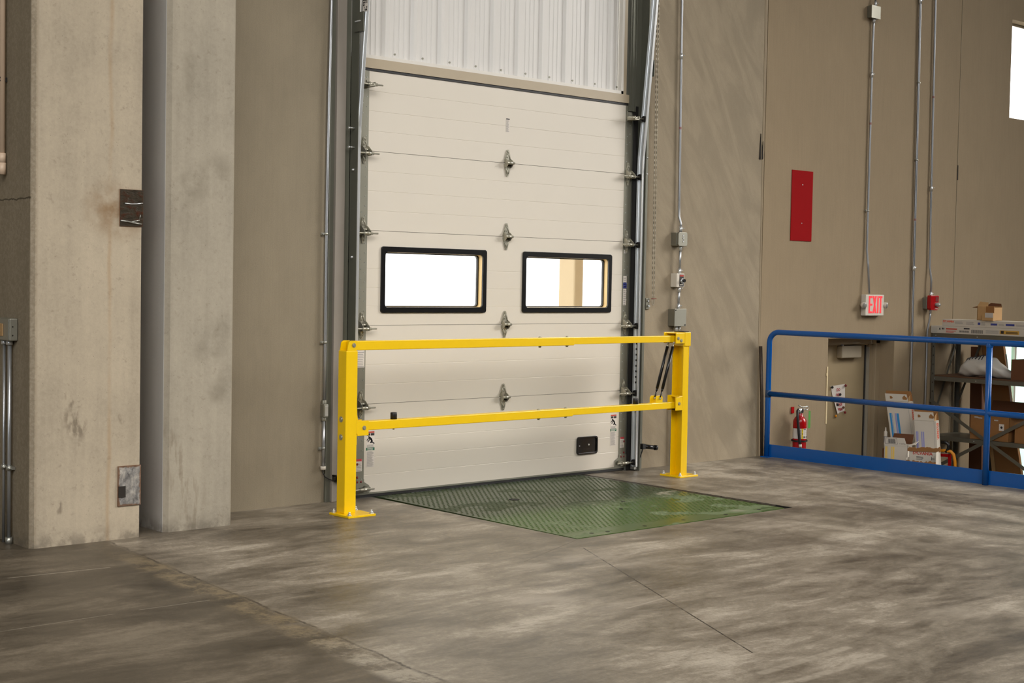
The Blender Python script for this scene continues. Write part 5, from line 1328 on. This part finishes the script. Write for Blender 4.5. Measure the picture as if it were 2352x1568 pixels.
m.add([fpt(.7 + .26 * a, .2 + .12 * b, .0035 + .0005 * c) for a, b, c in vs], fs)
m.build('barcode', 'ink', fl)
m = MB(X4); m.add([(x0 + .02, y1, zt), (x1, y1, zt), (x1 + .01, y1 + .01, zt + .085), (x0 + .04, y1 + .01, zt + .085)], [(0, 1, 2, 3)]); f = m.build('flap', 'cartondark', t); f.modifiers.new('thick', 'SOLIDIFY').thickness = .003
m = MB(X4); m.add([(x1, y0, zt), (x1, y1, zt), (x1 + .06, y1 - .02, zt + .03), (x1 + .06, y0 + .02, zt + .015)], [(0, 1, 2, 3)]); f = m.build('flap', 'whitecard', t); f.modifiers.new('thick', 'SOLIDIFY').thickness = .003
for a, b in ((.05, .12), (.15, .17), (.3, .34), (.36, .44)):
    m = MB(X4); m.box(x0 + (x1 - x0) * a, x0 + (x1 - x0) * b, y0 - .001, y0, ZC + .05, zt - .012); m.build('stripe', 'yellowink', t)
# open carton with ragged rim
X4 = local(D0)
x0, x1, y0, y1, zt = -.01, .235, 0, .13, .03
t = thing('lamp_carton', 'ragged topped open white carton in front of lilac striped carton', 'carton', (5.2, -.82, LOW), 'white lamp cartons on the lower floor')
m = MB(X4); m.box(x0, x1, y1 - .004, y1, LOW, zt + .02); m.box(x0, x0 + .004, y0, y1, LOW, zt - .04); m.box(x1 - .004, x1, y0, y1, LOW, zt + .02); m.box(x0, x1, y0, y0 + .004, LOW, zt - .065); m.box(x0, x1, y0, y1, LOW, LOW + .004); m.build('carton_body', 'whitecard', t)
n = 22
m = MB(X4); rim = [(x0 - .015 + (x1 - x0 + .03) * k / n, zt + .025 + random.uniform(.0, .016) + .02 * k / n) for k in range(n + 1)]
m.prism(rim + [(x1 + .012, zt + .012), (x0 - .012, zt + .006)], 1, y1 - .012, y1 - .005); m.build('torn_rim', 'carton', t)
m = MB(X4); rim = [(x0 + (x1 - x0) * k / n, zt - .07 + random.uniform(0, .02)) for k in range(n + 1)]
m.prism(rim + [(x1, zt - .1), (x0, zt - .1)], 1, y0 - .006, y0 - .001); m.build('torn_rim', 'carton', t)
m = MB(X4); m.text('SYLVANIA', x0 + .03, x1 - .05, zt - .02, zt + .006, y1 - .0045, .001, .03); m.build('lettering', 'redink', t)
m = MB(X4); lines(m, x0 + .06, x1 - .1, zt - .06, zt - .03, y1 - .0045, 3, .4, .5); m.box(x1 - .06, x1 - .056, y1 - .006, y1 - .0045, zt - .06, zt - .03); m.box(x1 - .06, x1 - .035, y1 - .006, y1 - .0045, zt - .05, zt - .045); m.build('printed_marks', 'ink', t)
# crumpled packing scraps
m = MB(local((4.93, -.53)))
for k in range(60):
    x = -.04 + random.random() * .3; zz = -.055 + random.uniform(-.05, .03) - max(0, x - .1) * .12; r = random.uniform(.008, .02)
    m.ball((x, random.uniform(-.04, .03), zz), r, (1.2, 1, random.uniform(.5, 1)), 6)
m.box(-.05, .26, -.05, .05, LOW, -.10)
ob = m.build('packing_scraps', simple('scrap_paper', RGB(120, 98, 72), .8, 0, .45, 60)); tag(ob, 'heap of crumpled brown packing scraps in front of short carton', 'packing scraps', kind='stuff')
# sealant tube standing beside the blue striped carton
c = Vector(LP(A0, .014, -.035) + (0,))
t = thing('sealant_tube', 'pale sealant tube upright at left of blue striped carton', 'tube', (c.x, c.y, -.06))
m = MB(); m.lathe([(0, 0), (.016, 0), (.016, .14), (.015, .15), (.007, .155), (.006, .175), (.003, .19), (0, .19)], (c.x, c.y, -.02), n=18); m.build('tube_body', 'plate', t)
m = MB(); m.lathe([(.0165, .05), (.0165, .11)], (c.x, c.y, -.02), n=18); m.build('tube_band', 'greyink', t)
m = MB(); m.box(c.x - .018, c.x + .018, c.y - .018, c.y + .018, LOW, -.021); tag(m.build('carton', 'cartondark', bevel=.003), 'narrow brown carton carrying sealant tube beside blue striped carton', 'carton')
# hand tool with orange and red frame right of cartons
t = thing('hand_truck', 'orange and red tubular hand tool with black grip beside lilac striped carton', 'hand truck', (5.95, -.65, LOW))
X4 = local(T0)
m = MB(X4); m.tube([(.45, 0, -.035), (.51, 0, -.03), (.55, 0, -.035), (.575, 0, -.06), (.588, 0, -.12), (.6, 0, -.3), (.62, 0, LOW)], .014, 12); m.build('frame_tube', 'orange', t)
m = MB(X4); m.box(.45, .545, -.012, .012, -.085, -.06); m.box(.53, .555, -.012, .012, -.25, -.06); m.box(.44, .462, -.012, .012, LOW, -.06); m.build('red_bracket', 'red', t)
m = MB(X4); m.tube([(.465, 0, .045), (.495, 0, .045), (.52, 0, .035), (.532, 0, .01), (.525, 0, -.02), (.5, 0, -.04)], .015, 12); m.build('grip', 'blackgloss', t)

# ------------------------------------------------------------------ outside
struct(MB().add([(-200, .3, -1.2), (300, .3, -1.2), (300, 400, -1.2), (-200, 400, -1.2)], [(0, 1, 2, 3)]).build('ground', 'asphalt'))
m = MB(); m.prism([(5.80, 4.0), (5.93, 4.0), (5.958, 4.03), (5.958, 4.26), (5.80, 4.26)], 2, -1.2, 6)
tag(m.build('exterior_pillar', 'tan', bevel=.02), 'tan concrete pillar outdoors seen through right door window', 'pillar')
def car(label, x0, y):
    t = thing('parked_car', label, 'car', (x0 - 2.1, y, -1.2))
    prof = [(0, .35), (0, .75), (-.25, .85), (-1.1, .95), (-1.75, 1.42), (-3.0, 1.45), (-3.7, 1.0), (-4.25, .92), (-4.3, .4), (-4.3, .3)]
    m = MB(); m.prism([(x0 + a, -1.2 + b) for a, b in prof], 1, y, y + 1.75); m.build('car_body', 'carpaint', t, bevel=.06)
    m = MB(); m.prism([(x0 - 1.25, -.22), (x0 - 1.8, .16), (x0 - 2.9, .18), (x0 - 3.5, -.2)], 1, y - .01, y); m.build('side_window', 'blackgloss', t)
    for q in (-.85, -3.45):
        m = MB(); m.cyl((x0 + q, y - .02, -.87), (x0 + q, y + .2, -.87), .33, n=20); m.build('wheel', 'black', t)
car('grey parked car outdoors low in right door window', 57.7, 60)

# ------------------------------------------------------------------ light
wd = bpy.data.worlds.new('sky'); S.world = wd; wd.use_nodes = True
nt = wd.node_tree; bg = nt.nodes['Background']; bg.inputs[0].default_value = (1.0, .99, .97, 1); bg.inputs[1].default_value = 3.0
def area(name, loc, target, power, size, color=(1, .95, .88), sizey=None, spread=180):
    l = bpy.data.lights.new(name, 'AREA'); l.energy = power; l.size = size; l.color = color; l.spread = math.radians(spread)
    if sizey: l.shape = 'RECTANGLE'; l.size_y = sizey
    o = bpy.data.objects.new(name, l); COL.objects.link(o); o.location = loc
    o.rotation_euler = (Vector(target) - Vector(loc)).to_track_quat('-Z', 'Y').to_euler(); return o
LC = (1, .965, .92)
def spot(name, loc, target, power, cone, radius, color=LC):
    l = bpy.data.lights.new(name, 'SPOT'); l.energy = power; l.spot_size = math.radians(cone); l.spot_blend = 1.0; l.shadow_soft_size = radius; l.color = color
    o = bpy.data.objects.new(name, l); COL.objects.link(o); o.location = loc
    o.rotation_euler = (Vector(target) - Vector(loc)).to_track_quat('-Z', 'Y').to_euler(); return o
spot('high_bay_key', (15, -9, 6.6), (1.8, -3.2, -2.2), 11900, 65, 4.0)
area('high_bay_near', (6.4, -3.4, 7.8), (5.8, -.4, 0), 8, .8, LC, None, 90)
spot('high_bay_front', (-2.5, -10, 7.8), (.3, -1, 0), 2750, 70, 3.6)
spot('high_bay_left', (-9, -9.5, 7.6), (-1.5, -.4, .5), 2600, 60, 3.2)
area('ambient_fill', (0, -10, 8.3), (0, -10, 0), 220, 24, (1, .97, .93), 16)  # wide dim area light added as even ambient fill
area('cool_fill_west', (-19, -10, 5), (-2, -1, 1.5), 450, 6, (.88, .94, 1), 5)  # unseen cool area light added to fill the left-facing sides

# ------------------------------------------------------------------ camera
cam = bpy.data.cameras.new('camera'); co = bpy.data.objects.new('camera', cam); COL.objects.link(co)
co.location = (-5.58283, -7.60413, 1.42662); co.rotation_euler = (1.528474, -.018721, -.732951)
cam.sensor_width = 36; cam.lens = 3355.279 / 2352 * 36; cam.clip_end = 1000; cam.clip_start = .05
S.camera = co
S.view_settings.view_transform = 'Standard'; S.view_settings.look = 'None'; S.view_settings.exposure = 0; S.view_settings.gamma = 1
S.cycles.use_denoising = True
S.cycles.max_bounces = 6
S.cycles.diffuse_bounces = 3
S.cycles.glossy_bounces = 3
S.cycles.caustics_reflective = False
S.cycles.caustics_refractive = False
S.cycles.adaptive_threshold = .08
S.cycles.adaptive_min_samples = 16
S.cycles.use_light_tree = False
S.cycles.transparent_max_bounces = 8
S.cycles.sample_clamp_indirect = 8
